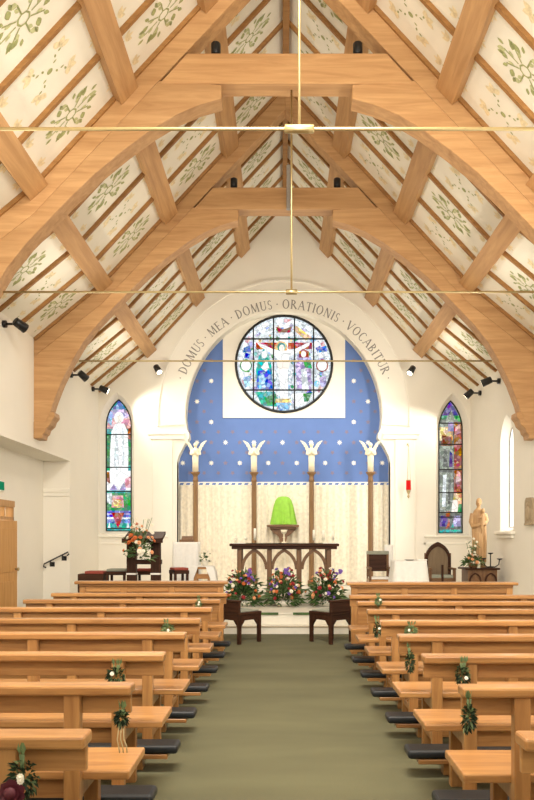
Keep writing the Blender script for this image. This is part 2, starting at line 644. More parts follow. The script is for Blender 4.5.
# sanctuary recess: blue painted wall, white surround with the rose window
DR = DE + 0.30
RCX, RCZ, RR = X_(284, DR), Z_(364.3, DR), 47.9 * DR / FPX
r = MB()
outer = [(-2.75, 0), (2.75, 0), (2.75, 6.9), (-2.75, 6.9)]
circ = arc(RCX, RCZ, RR, 0, 360, 48)[:-1]
r.holed(outer, [circ], DR, 0.02, reveals=False)
zb = Z_(483, DR)
# painted stars and rosettes, flat on the plaster
u = DR / FPX


def starpts(cx, cz, R, r_, n, a=0):
    return [(cx + (R if k % 2 == 0 else r_) * cos(a + pi * k / n), cz + (R if k % 2 == 0 else r_) * sin(a + pi * k / n)) for k in range(2 * n)]


row = 0
py = 475.0
px_sur = (222, 346)
while py > 325:
    off = 14.25 * ((row + 1) % 2)
    px = 197.0 + off - 28.5
    while px < 392:
        for dx, kind in ((0, 1), (14.25, 2)):
            X, Z = X_(px + dx, DR), Z_(py - 12, DR)
            if px_sur[0] - 4 < px + dx < px_sur[1] + 4 and py - 12 < 424:
                continue
            if kind == 1:
                r.face([(a, DR - 0.004, c) for a, c in starpts(X, Z, 0.066, 0.032, 8)], 1)
            else:
                r.face([(a, DR - 0.004, c) for a, c in starpts(X, Z, 0.062, 0.030, 5, 0.3)], 2)
        for dx in (7.1, 21.4):
            X, Z = X_(px + dx, DR), Z_(py - 2, DR)
            if px_sur[0] - 4 < px + dx < px_sur[1] + 4 and py - 2 < 424:
                continue
            r.face([(a, DR - 0.004, c) for a, c in starpts(X, Z, 0.058, 0.028, 5, 0.9)], 2)
        px += 28.5
    py -= 20.5
    row += 1
struct('wall_sanctuary', r, [M['blue'], M['star'], M['rosette']])
b = MB()
sx0, sx1, sz0 = X_(223, DR), X_(345, DR), Z_(418, DR)
o_ = [(sx0, sz0), (sx1, sz0), (sx1, 6.85), (sx0, 6.85)]
b.holed(o_, [arc(RCX, RCZ, RR + .015, 0, 360, 48)[:-1]], DR - 0.03, 0.03, reveal_to=[arc(RCX, RCZ, RR, 0, 360, 48)[:-1]])
struct('trim_4', b, M['wall'])
b = MB()
b.box(-2.75, 2.75, DR - 0.03, DR, Z_(487, DR), Z_(482, DR), 0.004, 0)
k = -2.6
while k < 2.6:
    b.face([(k, DR - 0.033, Z_(486, DR)), (k + .085, DR - 0.033, Z_(486, DR)), (k + .115, DR - 0.033, Z_(483, DR)), (k + .03, DR - 0.033, Z_(483, DR))], 1)
    k += 0.15
struct('trim_5', b, [M['plaster'], M['blue']])

# left side wall with the door bay
LWX = -HW
DB0, DB1, BZ, BX = 5.2, 14.37, 3.06, -4.78
w = MB()


def yz_wall(mb, x, pts_outer, holes, thick, rev=None):
    Mx = Matrix(((0, 1, 0, 0), (1, 0, 0, 0), (0, 0, 1, 0), (0, 0, 0, 1)))   # (u, t, z) -> (t, u, z)
    mb.holed(pts_outer, holes, x, thick, M=Mx, reveal_to=rev)


def side_windows():
    return [lancet(a, a + 0.75, 1.25, 3.0, 3.7) for a in (-1.6, 0.6, 2.8)]


out_l = [(YB, 0), (DB0, 0), (DB0, BZ), (DB1, BZ), (DB1, 0), (DE + .05, 0), (DE + .05, ZW), (YB, ZW)]
yz_wall(w, LWX, out_l, side_windows(), -0.53)
struct('wall_left', w, M['wall'])
# the recessed wall of the bay, with its doorway
w = MB()
DD0, DD1, DH = 11.75, 12.72, 2.16
yz_wall(w, BX, [(DB0 - .2, 0), (DD0, 0), (DD0, DH), (DD1, DH), (DD1, 0), (DB1 + .2, 0), (DB1 + .2, BZ + .2), (DB0 - .2, BZ + .2)], [], -0.3)
struct('wall_recess', w, M['wall'])
b = MB()
b.box(BX, LWX + 0.0, DB1 - 0.04, DB1 + 0.02, 2.44, 2.52, 0.01)
b.box(BX, LWX + 0.0, DB1 - 0.025, DB1 + 0.02, 2.36, 2.44, 0.008)
struct('trim_6', b, M['plaster'])

# west wall behind the photographer, its tall opening added to admit light high up
w = MB()
w.holed([(-HW, 0), (HW, 0), (HW, ZW), (0, ZA), (-HW, ZW)], [lancet(-2.2, 2.2, 2.6, 4.4, 7.0)], YB, -0.3)
struct('wall_west', w, M['wall'])
# right side wall with its lancet
w = MB()
RW = (13.55, 14.35, Z_(531, 14.0), 3.35, 3.92)
rh = lancet(RW[0], RW[1], RW[2], RW[3], RW[4])
rr = lancet(RW[0] + .12, RW[1] - .12, RW[2] + .08, RW[3], RW[4] - .17)
nearw = [lancet(a, a + 0.75, 1.25, 3.0, 3.7) for a in (0.6, 2.8, 5.0, 7.2, 9.2)]
yz_wall(w, HW, [(YB, 0), (DE + .05, 0), (DE + .05, ZW), (YB, ZW)], nearw + [rh], 0.16, [None] * 5 + [rr])
struct('wall_right', w, M['wall'])
b = MB()
b.box(HW - 0.10, HW + 0.01, RW[0] - 0.12, RW[1] + 0.12, RW[2] - 0.07, RW[2] - 0.01, 0.012)
b.box(HW - 0.06, HW + 0.01, RW[0] - 0.06, RW[1] + 0.06, RW[2] - 0.14, RW[2] - 0.07, 0.012)
struct('trim_7', b, M['plaster'])
b = MB()
for i in range(len(rr)):
    p, q = rr[i], rr[(i + 1) % len(rr)]
    b.tube([(HW + .15, p[0], p[1]), (HW + .15, q[0], q[1])], 0.006, 6)
for z in (2.1, 2.6, 3.1):
    b.tube([(HW + .15, RW[0] + .12, z), (HW + .15, RW[1] - .12, z)], 0.004, 6)
wn = struct('window_3', b, M['lead'])
p_ = MB()
p_.prism(rr, HW + 0.145, HW + 0.155, 'yz')
p_.build('pane', M['glass'], wn)

# ceiling boards, rafters and stencils
c = MB()
for s in (-1, 1):
    prof = [(0, ZA), (s * LK, ZK), (s * HW, ZW), (s * (HW + .3), ZW - .2), (s * (HW + .3), ZW + .1), (s * LK, ZK + .25), (0, ZA + .25)]
    c.prism(prof, YB, DE + .05)
ceil = struct('ceiling', c, M['ceil'])


def bay_edges():
    out = []
    y0 = 2.0
    bays = [(2.12, 5.48, 4), (5.76, 8.88, 4), (9.16, 12.26, 4), (12.54, 16.58, 6)]
    return bays


def slope_pt(s, l, y, off=0.0):
    """a point on the ceiling plane at lateral distance l, dropped off along the normal into the room"""
    l2 = abs(l)
    if l2 <= LK:
        tx, tz = LK, -(ZA - ZK)
    else:
        tx, tz = HW - LK, -(ZK - ZW)
    L = sqrt(tx * tx + tz * tz)
    nx, nz = tz / L, -tx / L          # inward normal for the right slope
    return Vector((s * (l2 + nx * off), y, zroof(l2) + nz * off))


def slope_bar(mb, s, l0, l1, y0, y1, d0, d1):
    c8 = []
    for l in (l0, l1):
        for y in (y0, y1):
            for d in (d0, d1):
                c8.append(slope_pt(s, l, y, d))
    idx = [(0, 1, 3, 2), (4, 6, 7, 5), (0, 2, 6, 4), (1, 5, 7, 3), (0, 4, 5, 1), (2, 3, 7, 6)]
    for q in idx:
        mb.face([c8[i] for i in q])


def decal(mb, s, lc, yc, pts, mi):
    mb.face([slope_pt(s, lc + a, yc + b_, 0.004) for a, b_ in pts], mi)


def leafpts(cx, cy, ang, L, Wd):
    o = []
    for t, w_ in ((0, 0), (.25, .75), (.5, 1), (.8, .6), (1, 0), (.8, -.6), (.5, -1), (.25, -.75)):
        o.append((cx + cos(ang) * L * t - sin(ang) * Wd * w_ / 2, cy + sin(ang) * L * t + cos(ang) * Wd * w_ / 2))
    return o


def ringpts(mb, s, lc, yc, R, r_, mi, n=12):
    for k in range(n):
        a, b_ = 2 * pi * k / n, 2 * pi * (k + 1) / n
        decal(mb, s, lc, yc, [(R * cos(a), R * sin(a)), (R * cos(b_), R * sin(b_)), (r_ * cos(b_), r_ * sin(b_)), (r_ * cos(a), r_ * sin(a))], mi)


def medallion(mb, s, lc, yc, k, mi=0):
    """ring flower with stems to an outline of leaves, longer across the boards than along them"""
    def P(a, d):
        return (1.25 * d * cos(a), .95 * d * sin(a))
    ringpts(mb, s, lc, yc, 0.07 * k, 0.052 * k, mi, 8)
    for j in range(8):
        a = j * pi / 4
        (x0, y0), (x1, y1) = P(a, .065 * k), P(a, .20 * k)
        nx, ny = -sin(a) * .007, cos(a) * .007
        decal(mb, s, lc, yc, [(x0 + nx, y0 + ny), (x1 + nx, y1 + ny), (x1 - nx, y1 - ny), (x0 - nx, y0 - ny)], mi)
        x, y = P(a, .11 * k)
        decal(mb, s, lc, yc, leafpts(x, y, a + .5, .075 * k, .045 * k), 1)
    for j in range(12):
        a = j * pi / 6
        R_ = (.215 if j % 3 else .235) * k
        x, y = P(a, R_ - .05 * k)
        decal(mb, s, lc, yc, leafpts(x, y, a + (.7 if j % 2 else -.7), .10 * k, .062 * k), mi if j % 3 else 1)
        decal(mb, s, lc, yc, leafpts(*P(a + .2, R_ - .02 * k), a, .075 * k, .04 * k), mi)


def crosslet(mb, s, lc, yc, k):
    decal(mb, s, lc, yc, [(.03 * k * cos(i * pi / 4), .03 * k * sin(i * pi / 4)) for i in range(8)], 0)
    for j in range(4):
        a = pi / 4 + j * pi / 2
        for q in range(3):
            d = (.07 + .05 * q) * k
            decal(mb, s, lc, yc, leafpts(d * cos(a), d * sin(a), a + (.6 if q % 2 else -.6), .04 * k, .022 * k), 0)
        ox, oy = .21 * k * cos(a), .21 * k * sin(a)
        for da in (-1.1, 0, 1.1):
            decal(mb, s, lc, yc, leafpts(ox, oy, a + da, .10 * k, .065 * k), 2)


def sprig(mb, s, lc, yc, k, dirn):
    for da in (-.8, 0, .8):
        decal(mb, s, lc, yc, leafpts(0, 0, (0 if dirn > 0 else pi) + da, .12 * k, .06 * k), 2)
    decal(mb, s, lc, yc, leafpts(-.05 * dirn, 0, (0 if dirn > 0 else pi), .05 * k, .03 * k), 0)


PUR = (0.99, 2.02, 3.12)
sten = MB()
for (y0, y1, nb) in bay_edges():
    w_ = (y1 - y0) / nb
    for s in (-1, 1):
        for i in range(nb + 1):
            yy = y0 + w_ * i
            rf = MB()
            slope_bar(rf, s, 0.04, LK, yy - .026, yy + .026, -.01, .05)
            slope_bar(rf, s, LK, HW, yy - .026, yy + .026, -.01, .05)
            rf.build('rafter', M['rafter'], ceil)
        for i in range(nb):
            yc = y0 + w_ * (i + .5)
            for bi, (la, lb) in enumerate(((0.1, .85), (1.02, 1.87), (2.05, 3.0), (3.18, 4.15))):
                lc = (la + lb) / 2
                if lb > 4 or la < .5:
                    lc += 0.05
                k = min(1.0, w_ * 1.35)
                if (i + (1 if s < 0 else 0)) % 2 == 0:
                    medallion(sten, s, lc, yc, k * .92)
                else:
                    crosslet(sten, s, lc, yc, k)
                if bi > 0:
                    for dy in (-.17, .17):
                        sprig(sten, s, la + .02, yc + dy * w_ / .65, .8, 1)
                        sprig(sten, s, lb - .02, yc + dy * w_ / .65, .8, -1)
sten.build('stencil_pattern', [M['olive'], M['sage'], M['yellow']], ceil, recalc=False)

rb = MB()
rb.box(-.05, .05, YB, DE, ZA - .18, ZA - .04, 0.006)
tag(rb.build('ridge_beam', M['rafter']), 'brown oak ridge beam running along the peak of the ceiling', 'beam')

# purlins, one stick per bay, side and height
bayname = {0: 'before the near truss', 1: 'between near and far truss', 2: 'running to the chancel wall'}
rowname = ('top', 'middle', 'lowest')
for bi, (y0, y1) in enumerate(((5.76, 8.88), (9.16, 12.26), (12.54, 16.59))):
    for s in (-1, 1):
        for ri, l in enumerate(PUR):
            p = MB()
            slope_bar(p, s, l - .10, l + .10, y0, y1, .0, .14)
            o = p.build('purlin', M['beam_y'])
            tag(o, 'oak purlin, %s on the %s slope, %s' % (rowname[ri], 'left' if s < 0 else 'right', bayname[bi]), 'purlin', 'purlins under the painted ceiling')
for s in (-1, 1):
    for ri, l in enumerate(PUR):
        p = MB()
        slope_bar(p, s, l - .10, l + .10, 2.0, 5.48, .0, .14)
        o = p.build('purlin', M['beam_y'])
        tag(o, 'oak purlin, %s row of the %s slope, above the photographer' % (rowname[ri], 'left' if s < 0 else 'right'), 'purlin', 'purlins under the painted ceiling')

# trusses
INNER = [(.80, 6.90), (1.08, 6.82), (1.36, 6.70), (1.66, 6.52), (2.0, 6.27), (2.34, 5.99), (2.66, 5.68), (2.92, 5.41), (3.18, 5.14), (3.42, 4.84), (3.62, 4.50), (3.80, 4.14), (3.93, 3.80), (4.02, 3.48)]
PD = 0.43
tl = ('great arched oak roof truss overhead, nearest the photographer', 'near arched oak truss, whose collar crosses the top of the view',
      'far arched oak truss, its feet on carved corbels before the chancel arch')
for ti, D in enumerate(TRUSS):
    root = thing('roof_truss', tl[ti], 'roof truss', (0, D, 0), 0, 'arched oak roof trusses')
    for s in (-1, 1):
        q = MB()
        q.prism([(0, ZA - .01), (s * LK, ZK - .01), (s * HW, ZW - .01), (s * HW, ZW - .31), (s * LK, ZK - .36), (0, ZA - PD)], -.132, .132, bev=0.005)
        q.build('principal_rafter', M['beam_x'], root)
        q = MB()
        ou = [(HW, 3.46), (HW, ZW - .31), (LK, ZK - .36), (1.56, zroof(1.56) - .396), (.80, 7.07)]
        q.prism([(s * a, b_) for a, b_ in INNER + ou], -.13, .13, bev=0.006)
        q.build('arch_brace', M['beam_x'], root)
        q = MB()
        cb = [(4.04, 3.50), (3.97, 3.66), (3.90, 3.66), (3.89, 3.58), (3.94, 3.52), (3.97, 3.44), (4.04, 3.38), (4.06, 3.31), (4.10, 3.28), (4.11, 3.21), (HW, 3.21), (HW, 3.50)]
        q.prism([(s * a, b_) for a, b_ in cb], -.15, .15, bev=0.01)
        q.build('corbel', M['beam_x'], root)
    q = MB()
    q.prism([(-1.56, 7.08), (1.56, 7.08), (1.22, 7.45), (-1.22, 7.45)], -.14, .14, bev=0.012)
    q.build('collar', M['beam_x'], root)
    zr = (Z_(129, D), Z_(292, D), Z_(361, D))[ti]
    xh = (.074, .058, .03)[ti]
    rod = thing('tie_rod', ('thin brass tie rod with a centre coupling, crossing highest in view', 'thin brass tie rod below the near truss, level with its springing',
                            'thin brass tie rod across the far truss, in front of the round window')[ti], 'tie rod', (0, D, zr), 0, 'brass tie rods across the nave')
    q = MB()
    q.tube([(-3.52, 0, 0), (3.52, 0, 0)], 0.014, 8)
    q.build('rod', M['brass'], rod)
    if ti < 2:
        q = MB()
        q.tube([(xh, 0, 0.02), (xh, 0, 7.09 - zr)], 0.010 if ti == 0 else .013, 8)
        q.build('hanger', M['brass'], rod)
        q = MB()
        k_ = .115 if ti == 0 else .07
        q.lathe([(.022, -k_), (.032, -k_ * .95), (.032, k_ * .95), (.022, k_)], (xh, 0, 0), 12, m=Matrix.Rotation(pi / 2, 4, 'Y'))
        q.build('coupling', M['brass'], rod)
hb = MB()
hx = X_(288.5, 12.2)
hb.box(hx - .034, hx + .034, 12.19, 12.262, Z_(209, 12.2), Z_(165, 12.2), 0.006)
hb.box(hx - .035, hx + .035, 12.23, 12.262, Z_(190, 12.2) - .02, Z_(190, 12.2) + .04, 0.004)
tag(hb.build('hanger_plate', M['steel']), 'grey steel hanger plate on the collar of the far truss', 'plate')

# uplighters on the collars
for ti, D in ((1, TRUSS[1]), (2, TRUSS[2])):
    for s in (-1, 1):
        ul = thing('uplighter', 'small black uplighter on the %s end of the %s truss collar' % ('left' if s < 0 else 'right', 'near' if ti == 1 else 'far'), 'lamp', (s * .88, D, 7.45), 0, 'uplighters on the truss collars')
        q = MB()
        q.box(-.05, .05, -.04, .04, 0, .02, .004)
        q.box(-.02, .02, -.012, .012, .02, .07, .003)
        q.build('bracket', M['black'], ul)
        q = MB()
        q.lathe([(.05, 0), (.06, .02), (.06, .14), (.052, .15)], (0, 0, .06), 14)
        q.build('lamp_head', M['black'], ul)

# ------------------------------------------------------------------ arch lettering
def stroke(pts, w):
    out = []
    for (x0, y0), (x1, y1) in zip(pts, pts[1:]):
        dx, dy = x1 - x0, y1 - y0
        L = sqrt(dx * dx + dy * dy) or 1
        nx, ny = -dy / L * w / 2, dx / L * w / 2
        out.append([(x0 + nx, y0 + ny), (x1 + nx, y1 + ny), (x1 - nx, y1 - ny), (x0 - nx, y0 - ny)])
    return out


def bowl(cx, cy, rx, ry, a0, a1, wx, wy, n=14):
    out = []
    for i in range(n):
        a, b_ = radians(a0 + (a1 - a0) * i / n), radians(a0 + (a1 - a0) * (i + 1) / n)
        out.append([(cx + rx * cos(a), cy + ry * sin(a)), (cx + rx * cos(b_), cy + ry * sin(b_)), (cx + (rx - wx) * cos(b_), cy + (ry - wy) * sin(b_)), (cx + (rx - wx) * cos(a), cy + (ry - wy) * sin(a))])
    return out


TK, TN = .15, .07


def sr(x, y, w=.26):
    return [[(x - w / 2, y), (x + w / 2, y), (x + w / 2, y + .05), (x - w / 2, y + .05)]]


GL = {
    'D': (.80, lambda: stroke([(.16, 0), (.16, 1)], TK) + bowl(.2, .5, .55, .5, -90, 90, TK, TN) + sr(.13, 0) + sr(.13, .95)),
    'O': (.90, lambda: bowl(.45, .5, .42, .52, 0, 360, TK, TN, 24)),
    'M': (1.0, lambda: stroke([(.12, 0), (.16, 1)], TN) + stroke([(.16, 1), (.5, .05)], TK) + stroke([(.5, .05), (.84, 1)], TN) + stroke([(.84, 1), (.88, 0)], TK) + sr(.12, 0) + sr(.88, 0)),
    'U': (.82, lambda: stroke([(.16, 1), (.16, .35)], TK) + stroke([(.68, 1), (.68, .35)], TN) + bowl(.42, .36, .335, .37, 180, 360, .11, TN) + sr(.16, .95) + sr(.68, .95)),
    'S': (.60, lambda: bowl(.3, .74, .23, .27, 30, 270, .11, TN) + bowl(.3, .26, .25, .27, -150, 90, .11, TN)),
    'E': (.66, lambda: stroke([(.16, 0), (.16, 1)], TK) + stroke([(.16, .965), (.58, .965)], TN) + stroke([(.16, .035), (.62, .035)], TN) + stroke([(.16, .52), (.5, .52)], TN) + sr(.12, 0) + sr(.12, .95)),
    'A': (.86, lambda: stroke([(.08, 0), (.43, 1)], TN) + stroke([(.43, 1), (.78, 0)], TK) + stroke([(.2, .36), (.66, .36)], TN) + sr(.08, 0) + sr(.78, 0)),
    'R': (.80, lambda: stroke([(.16, 0), (.16, 1)], TK) + bowl(.2, .73, .4, .27, -90, 90, TK, TN) + stroke([(.34, .48), (.74, 0)], TK) + sr(.14, 0) + sr(.14, .95)),
    'T': (.76, lambda: stroke([(.38, 0), (.38, 1)], TK) + stroke([(.04, .965), (.72, .965)], TN) + sr(.38, 0) + stroke([(.06, .98), (.06, .82)], .05) + stroke([(.70, .98), (.70, .82)], .05)),
    'I': (.36, lambda: stroke([(.18, 0), (.18, 1)], TK) + sr(.18, 0) + sr(.18, .95)),
    'N': (.88, lambda: stroke([(.14, 0), (.14, 1)], TN) + stroke([(.14, 1), (.74, 0)], TK) + stroke([(.74, 0), (.74, 1)], TN) + sr(.14, 0) + sr(.74, .95)),
    'V': (.82, lambda: stroke([(.06, 1), (.42, 0)], TK) + stroke([(.42, 0), (.76, 1)], TN) + sr(.06, .95) + sr(.76, .95)),
    'C': (.80, lambda: bowl(.45, .5, .4, .52, 45, 315, TK, TN, 20)),
    'B': (.74, lambda: stroke([(.16, 0), (.16, 1)], TK) + bowl(.2, .75, .35, .25, -90, 90, TK, TN) + bowl(.2, .26, .42, .26, -90, 90, TK, TN) + sr(.14, 0) + sr(.14, .95)),
    ' ': (.34, lambda: []),
    '.': (.30, lambda: [[(.15 + .085 * cos(k * pi / 3), .5 + .085 * sin(k * pi / 3)) for k in range(6)]]),
}
txt = '. DOMUS . MEA . DOMUS . ORATIONIS . VOCABITUR .'
LH = 9.0 * DE / FPX
TRc = 105.5 * DE / FPX
tcx, tcz = X_(284.3, DE), Z_(414.5, DE)
tot = sum(GL[ch][0] for ch in txt)
A0, A1 = radians(161.5), radians(18.5)
t = MB()
cur = 0.0
for ch in txt:
    wd, fn = GL[ch]
    a = A0 + (A1 - A0) * (cur + wd / 2) / tot
    sc_w = abs(A1 - A0) * (TRc + LH / 2) / tot * .86
    for poly in fn():
        pts = []
        for gx, gy in poly:
            lx, ly = (gx - wd / 2) * sc_w, gy * LH
            # baseline tangent turned so letters stand outwards from the arch centre
            ux, uz = cos(a), sin(a)
            tx, tz = sin(a), -cos(a)
            pts.append((tcx + ux * (TRc + ly) + tx * lx, DE - 0.033, tcz + uz * (TRc + ly) + tz * lx))
        t.face(pts)
    cur += wd
t.build('lettering', M['ink'], east, recalc=False)

# ------------------------------------------------------------------ stained glass
G = {}
for nm, col, st_ in (('white', (.95, .96, .95), 1.05), ('mosaic', (.66, .74, .80), 1.0), ('pale', (.78, .86, .88), 1.0), ('blue', (.10, .20, .70), .9), ('sky', (.30, .55, .85), 1.0), ('teal', (.06, .50, .45), .9),
                     ('green', (.08, .38, .14), .9), ('red', (.55, .05, .035), .9), ('lilac', (.50, .42, .72), 1.0), ('purple', (.16, .08, .42), .8), ('gold', (.85, .58, .22), 1.0),
                     ('flesh', (.96, .88, .78), 1.05), ('brown', (.30, .12, .06), .8), ('pink', (.82, .40, .42), 1.0), ('dim', (.24, .25, .22), .8), ('rust', (.50, .13, .07), .8), ('deep', (.05, .08, .35), .8), ('grey', (.40, .44, .36), .8)):
    G[nm] = glow('glass_' + nm, col, st_, 26.0 if nm == 'mosaic' else (15.0 if nm not in ('white', 'flesh') else 5.0), .5 if nm == 'mosaic' else (0.5 if nm not in ('white', 'flesh') else .06), 0.02 if nm in ('white', 'flesh') else .035)
GN = list(G)
GM = [G[k] for k in GN]


def gi(n_):
    return GN.index(n_)


class Glass:
    """flat glass pieces laid edge to edge in a window, in px of the window's own plane"""
    def __init__(self, D):
        self.D, self.mb, self.k = D, MB(), 0

    def poly(self, pts, c):
        self.k += 1
        y = self.D - 0.00012 * self.k
        self.mb.face([(X_(a, self.D), y, Z_(b_, self.D)) for a, b_ in pts], gi(c))

    def world(self, pts, c):
        self.k += 1
        y = self.D - 0.00012 * self.k
        self.mb.face([(a, y, b_) for a, b_ in pts], gi(c))

    def oval(self, cx, cy, rx, ry, c, n=12, a0=0, a1=360):
        full = a1 - a0 >= 360
        m_ = n if full else n + 1
        self.poly([(cx + rx * cos(radians(a0 + (a1 - a0) * i / n)), cy + ry * sin(radians(a0 + (a1 - a0) * i / n))) for i in range(m_)], c)


DG = DR + 0.0
g = Glass(DG)
cx, cy, R = 284.0, 364.3, 47.9
g.oval(cx, cy, R, R, 'mosaic', 48)
# border of alternating pieces
cols = ['white', 'pale', 'white', 'pink', 'white', 'pale']
for k in range(36):
    a, b_ = radians(k * 10), radians(k * 10 + 9)
    ro, ri = R - 2.5, R - 6
    g.poly([(cx + ro * cos(a), cy + ro * sin(a)), (cx + ro * cos(b_), cy + ro * sin(b_)), (cx + ri * cos(b_), cy + ri * sin(b_)), (cx + ri * cos(a), cy + ri * sin(a))], cols[k % 6])
for k in range(40):
    a, b_ = radians(k * 9), radians(k * 9 + 8)
    ro, ri = R - 7.5, R - 12.5
    g.poly([(cx + ro * cos(a), cy + ro * sin(a)), (cx + ro * cos(b_), cy + ro * sin(b_)), (cx + ri * cos(b_), cy + ri * sin(b_)), (cx + ri * cos(a), cy + ri * sin(a))], ['pale', 'lilac', 'white', 'sky', 'white', 'blue', 'white', 'lilac'][k % 8])
rnd = random.Random(5)
for k in range(230):
    a = rnd.uniform(0, 2 * pi)
    d = sqrt(rnd.uniform(.02, .9)) * (R - 7)
    x, y = cx + d * cos(a), cy + d * sin(a)
    q = rnd.uniform(.8, 2.1)
    c_ = rnd.choice(['pale', 'sky', 'lilac', 'white', 'white', 'lilac', 'green', 'teal', 'gold', 'pale'])
    g.poly([(x + q * cos(j * pi * 2 / 5 + a) * rnd.uniform(.7, 1.3), y + q * 1.2 * sin(j * pi * 2 / 5 + a) * rnd.uniform(.7, 1.3)) for j in range(5)], c_)
# cross
g.poly([(256, 343), (312, 343), (312, 349.5), (256, 349.5)], 'red')
g.poly([(280, 335), (288, 335), (288, 404), (280, 404)], 'white')
# central figure: head, arms stretched out, body, legs
g.oval(281, 348, 6.5, 6.5, 'gold')
g.poly([(257, 343), (262, 344.5), (273, 349.5), (280, 351), (287, 351), (296, 349), (306, 344), (310, 343), (309, 346), (298, 353), (289, 357), (289, 366), (286, 374), (287, 385), (285, 397), (281, 400), (280, 385), (278, 372), (277, 358), (270, 353), (260, 347)], 'white')
g.poly([(277, 362), (290, 362), (289, 369), (278, 370)], 'flesh')
g.oval(281.5, 347.5, 4.2, 4.6, 'teal')
g.oval(281.8, 348.6, 2.8, 3.6, 'flesh')
# left mourner in teal and blue
g.poly([(259, 356), (263, 352), (268, 354), (271, 362), (272, 372), (273, 388), (257, 390), (256, 370)], 'teal')
g.poly([(258, 371), (271, 370), (273, 390), (256, 391)], 'blue')
g.poly([(259, 376), (263, 372), (266, 388), (259, 390)], 'sky')
g.poly([(261, 368), (267, 360), (269, 368), (266, 372)], 'white')
g.oval(264.5, 355, 3.0, 3.8, 'white')
g.poly([(255, 392), (275, 392), (277, 407), (262, 406)], 'teal')
g.poly([(264, 398), (276, 394), (277, 404), (268, 406)], 'green')
# right mourner in red, green and lilac
g.poly([(297, 356), (302, 351), (308, 354), (311, 364), (311, 390), (297, 390), (296, 372)], 'lilac')
g.poly([(303, 361), (310, 360), (312, 369), (305, 368)], 'green')
g.poly([(299, 352), (303, 349), (309, 352), (309, 358), (299, 358)], 'rust')
g.oval(303.5, 354.5, 2.6, 3.4, 'flesh')
g.poly([(301, 370), (306, 368), (309, 390), (302, 390)], 'pale')
g.poly([(292, 394), (306, 393), (309, 402), (295, 407)], 'white')
g.poly([(303, 394), (312, 393), (308, 402), (304, 402)], 'green')
g.poly([(276, 399), (290, 399), (292, 403), (275, 403)], 'gold')
g.poly([(276, 403), (291, 403), (289, 411), (279, 411)], 'sky')
# top panel: dove and rays
g.poly([(276, 327), (283, 330), (292, 327), (290, 333), (278, 333)], 'rust')
g.poly([(275, 321), (284, 325), (293, 320), (288, 328), (280, 328)], 'white')
g.poly([(256, 338), (272, 326), (275, 330), (262, 341)], 'pale')
g.poly([(312, 338), (296, 326), (293, 330), (306, 341)], 'gold')
# side medallions
for sx in (-1, 1):
    x = cx + sx * 38
    g.oval(x, 366, 6.2, 6.5, 'green' if sx < 0 else 'rust')
    g.oval(x, 366, 5, 5.3, 'white')
    g.poly([(x - 2, 348), (x + 4, 346), (x + 5, 352), (x - 3, 353)], 'blue')
    g.poly([(x - 3, 378), (x + 4, 376), (x + 4, 386), (x - 1, 388)], 'sky' if sx < 0 else 'lilac')
rb_ = MB()
rb_.tube([(RCX + RR * cos(2 * pi * k / 48), DR - 0.045, RCZ + RR * sin(2 * pi * k / 48)) for k in range(49)], 0.03, 6)


def bar(mb, p, q, D, r_=0.014):
    mb.tube([(X_(p[0], D), D - 0.05, Z_(p[1], D)), (X_(q[0], D), D - 0.05, Z_(q[1], D))], r_, 6)


for x in (253.5, 273.5, 294.5, 313.5):
    h = sqrt(R * R - (x - cx) ** 2)
    bar(rb_, (x, cy - h), (x, cy + h), DR, .016)
for y in (339.5, 390.5):
    h = sqrt(R * R - (y - cy) ** 2)
    bar(rb_, (cx - h, y), (cx + h, y), DR, .019)
wn = struct('window_1', rb_, M['lead'])
g.mb.build('stained_glass', GM, wn, recalc=False)


def lancet_glass(key, name, pieces, bars):
    x0, x1, z0, zs, zt = LW[key]
    D = DE + 0.22
    g = Glass(D)
    g.world(lancet(x0, x1, z0, zs, zt), pieces[0])
    outline = lancet(x0 + .01, x1 - .01, z0, zs, zt - .02)

    def inside(u, v):
        # clamp a unit point (u across, v up from the sill) into the pointed outline
        z = z0 + v * (zt - z0)
        x = x0 + u * (x1 - x0)
        if z > zs:
            w = (x1 - x0) / 2
            h = zt - zs
            Rr = (h * h + w * w) / (2 * w)
            half = sqrt(max(0, Rr * Rr - (z - zs) ** 2)) - (Rr - w)
            c_ = (x0 + x1) / 2
            x = max(c_ - half, min(c_ + half, x))
        return (x, z)
    for pts, c_ in pieces[1]:
        g.world([inside(u, v) for u, v in pts], c_)
    fr = MB()
    for v in bars:
        p, q = inside(0, v), inside(1, v)
        fr.tube([(p[0], D - .04, p[1]), (q[0], D - .04, q[1])], 0.014, 6)
    L = lancet(x0, x1, z0, zs, zt)
    L = L + [L[0]]
    for p, q in zip(L, L[1:]):
        fr.tube([(p[0], D - .02, p[1]), (q[0], D - .02, q[1])], 0.016, 6)
    wn = struct(name, fr, M['lead'])
    g.mb.build('stained_glass', GM, wn, recalc=False)
    # mask: nothing else; the outline closes the glass


def ov(cx, cy, rx, ry, n=10):
    return [(cx + rx * cos(2 * pi * i / n), cy + ry * sin(2 * pi * i / n)) for i in range(n)]


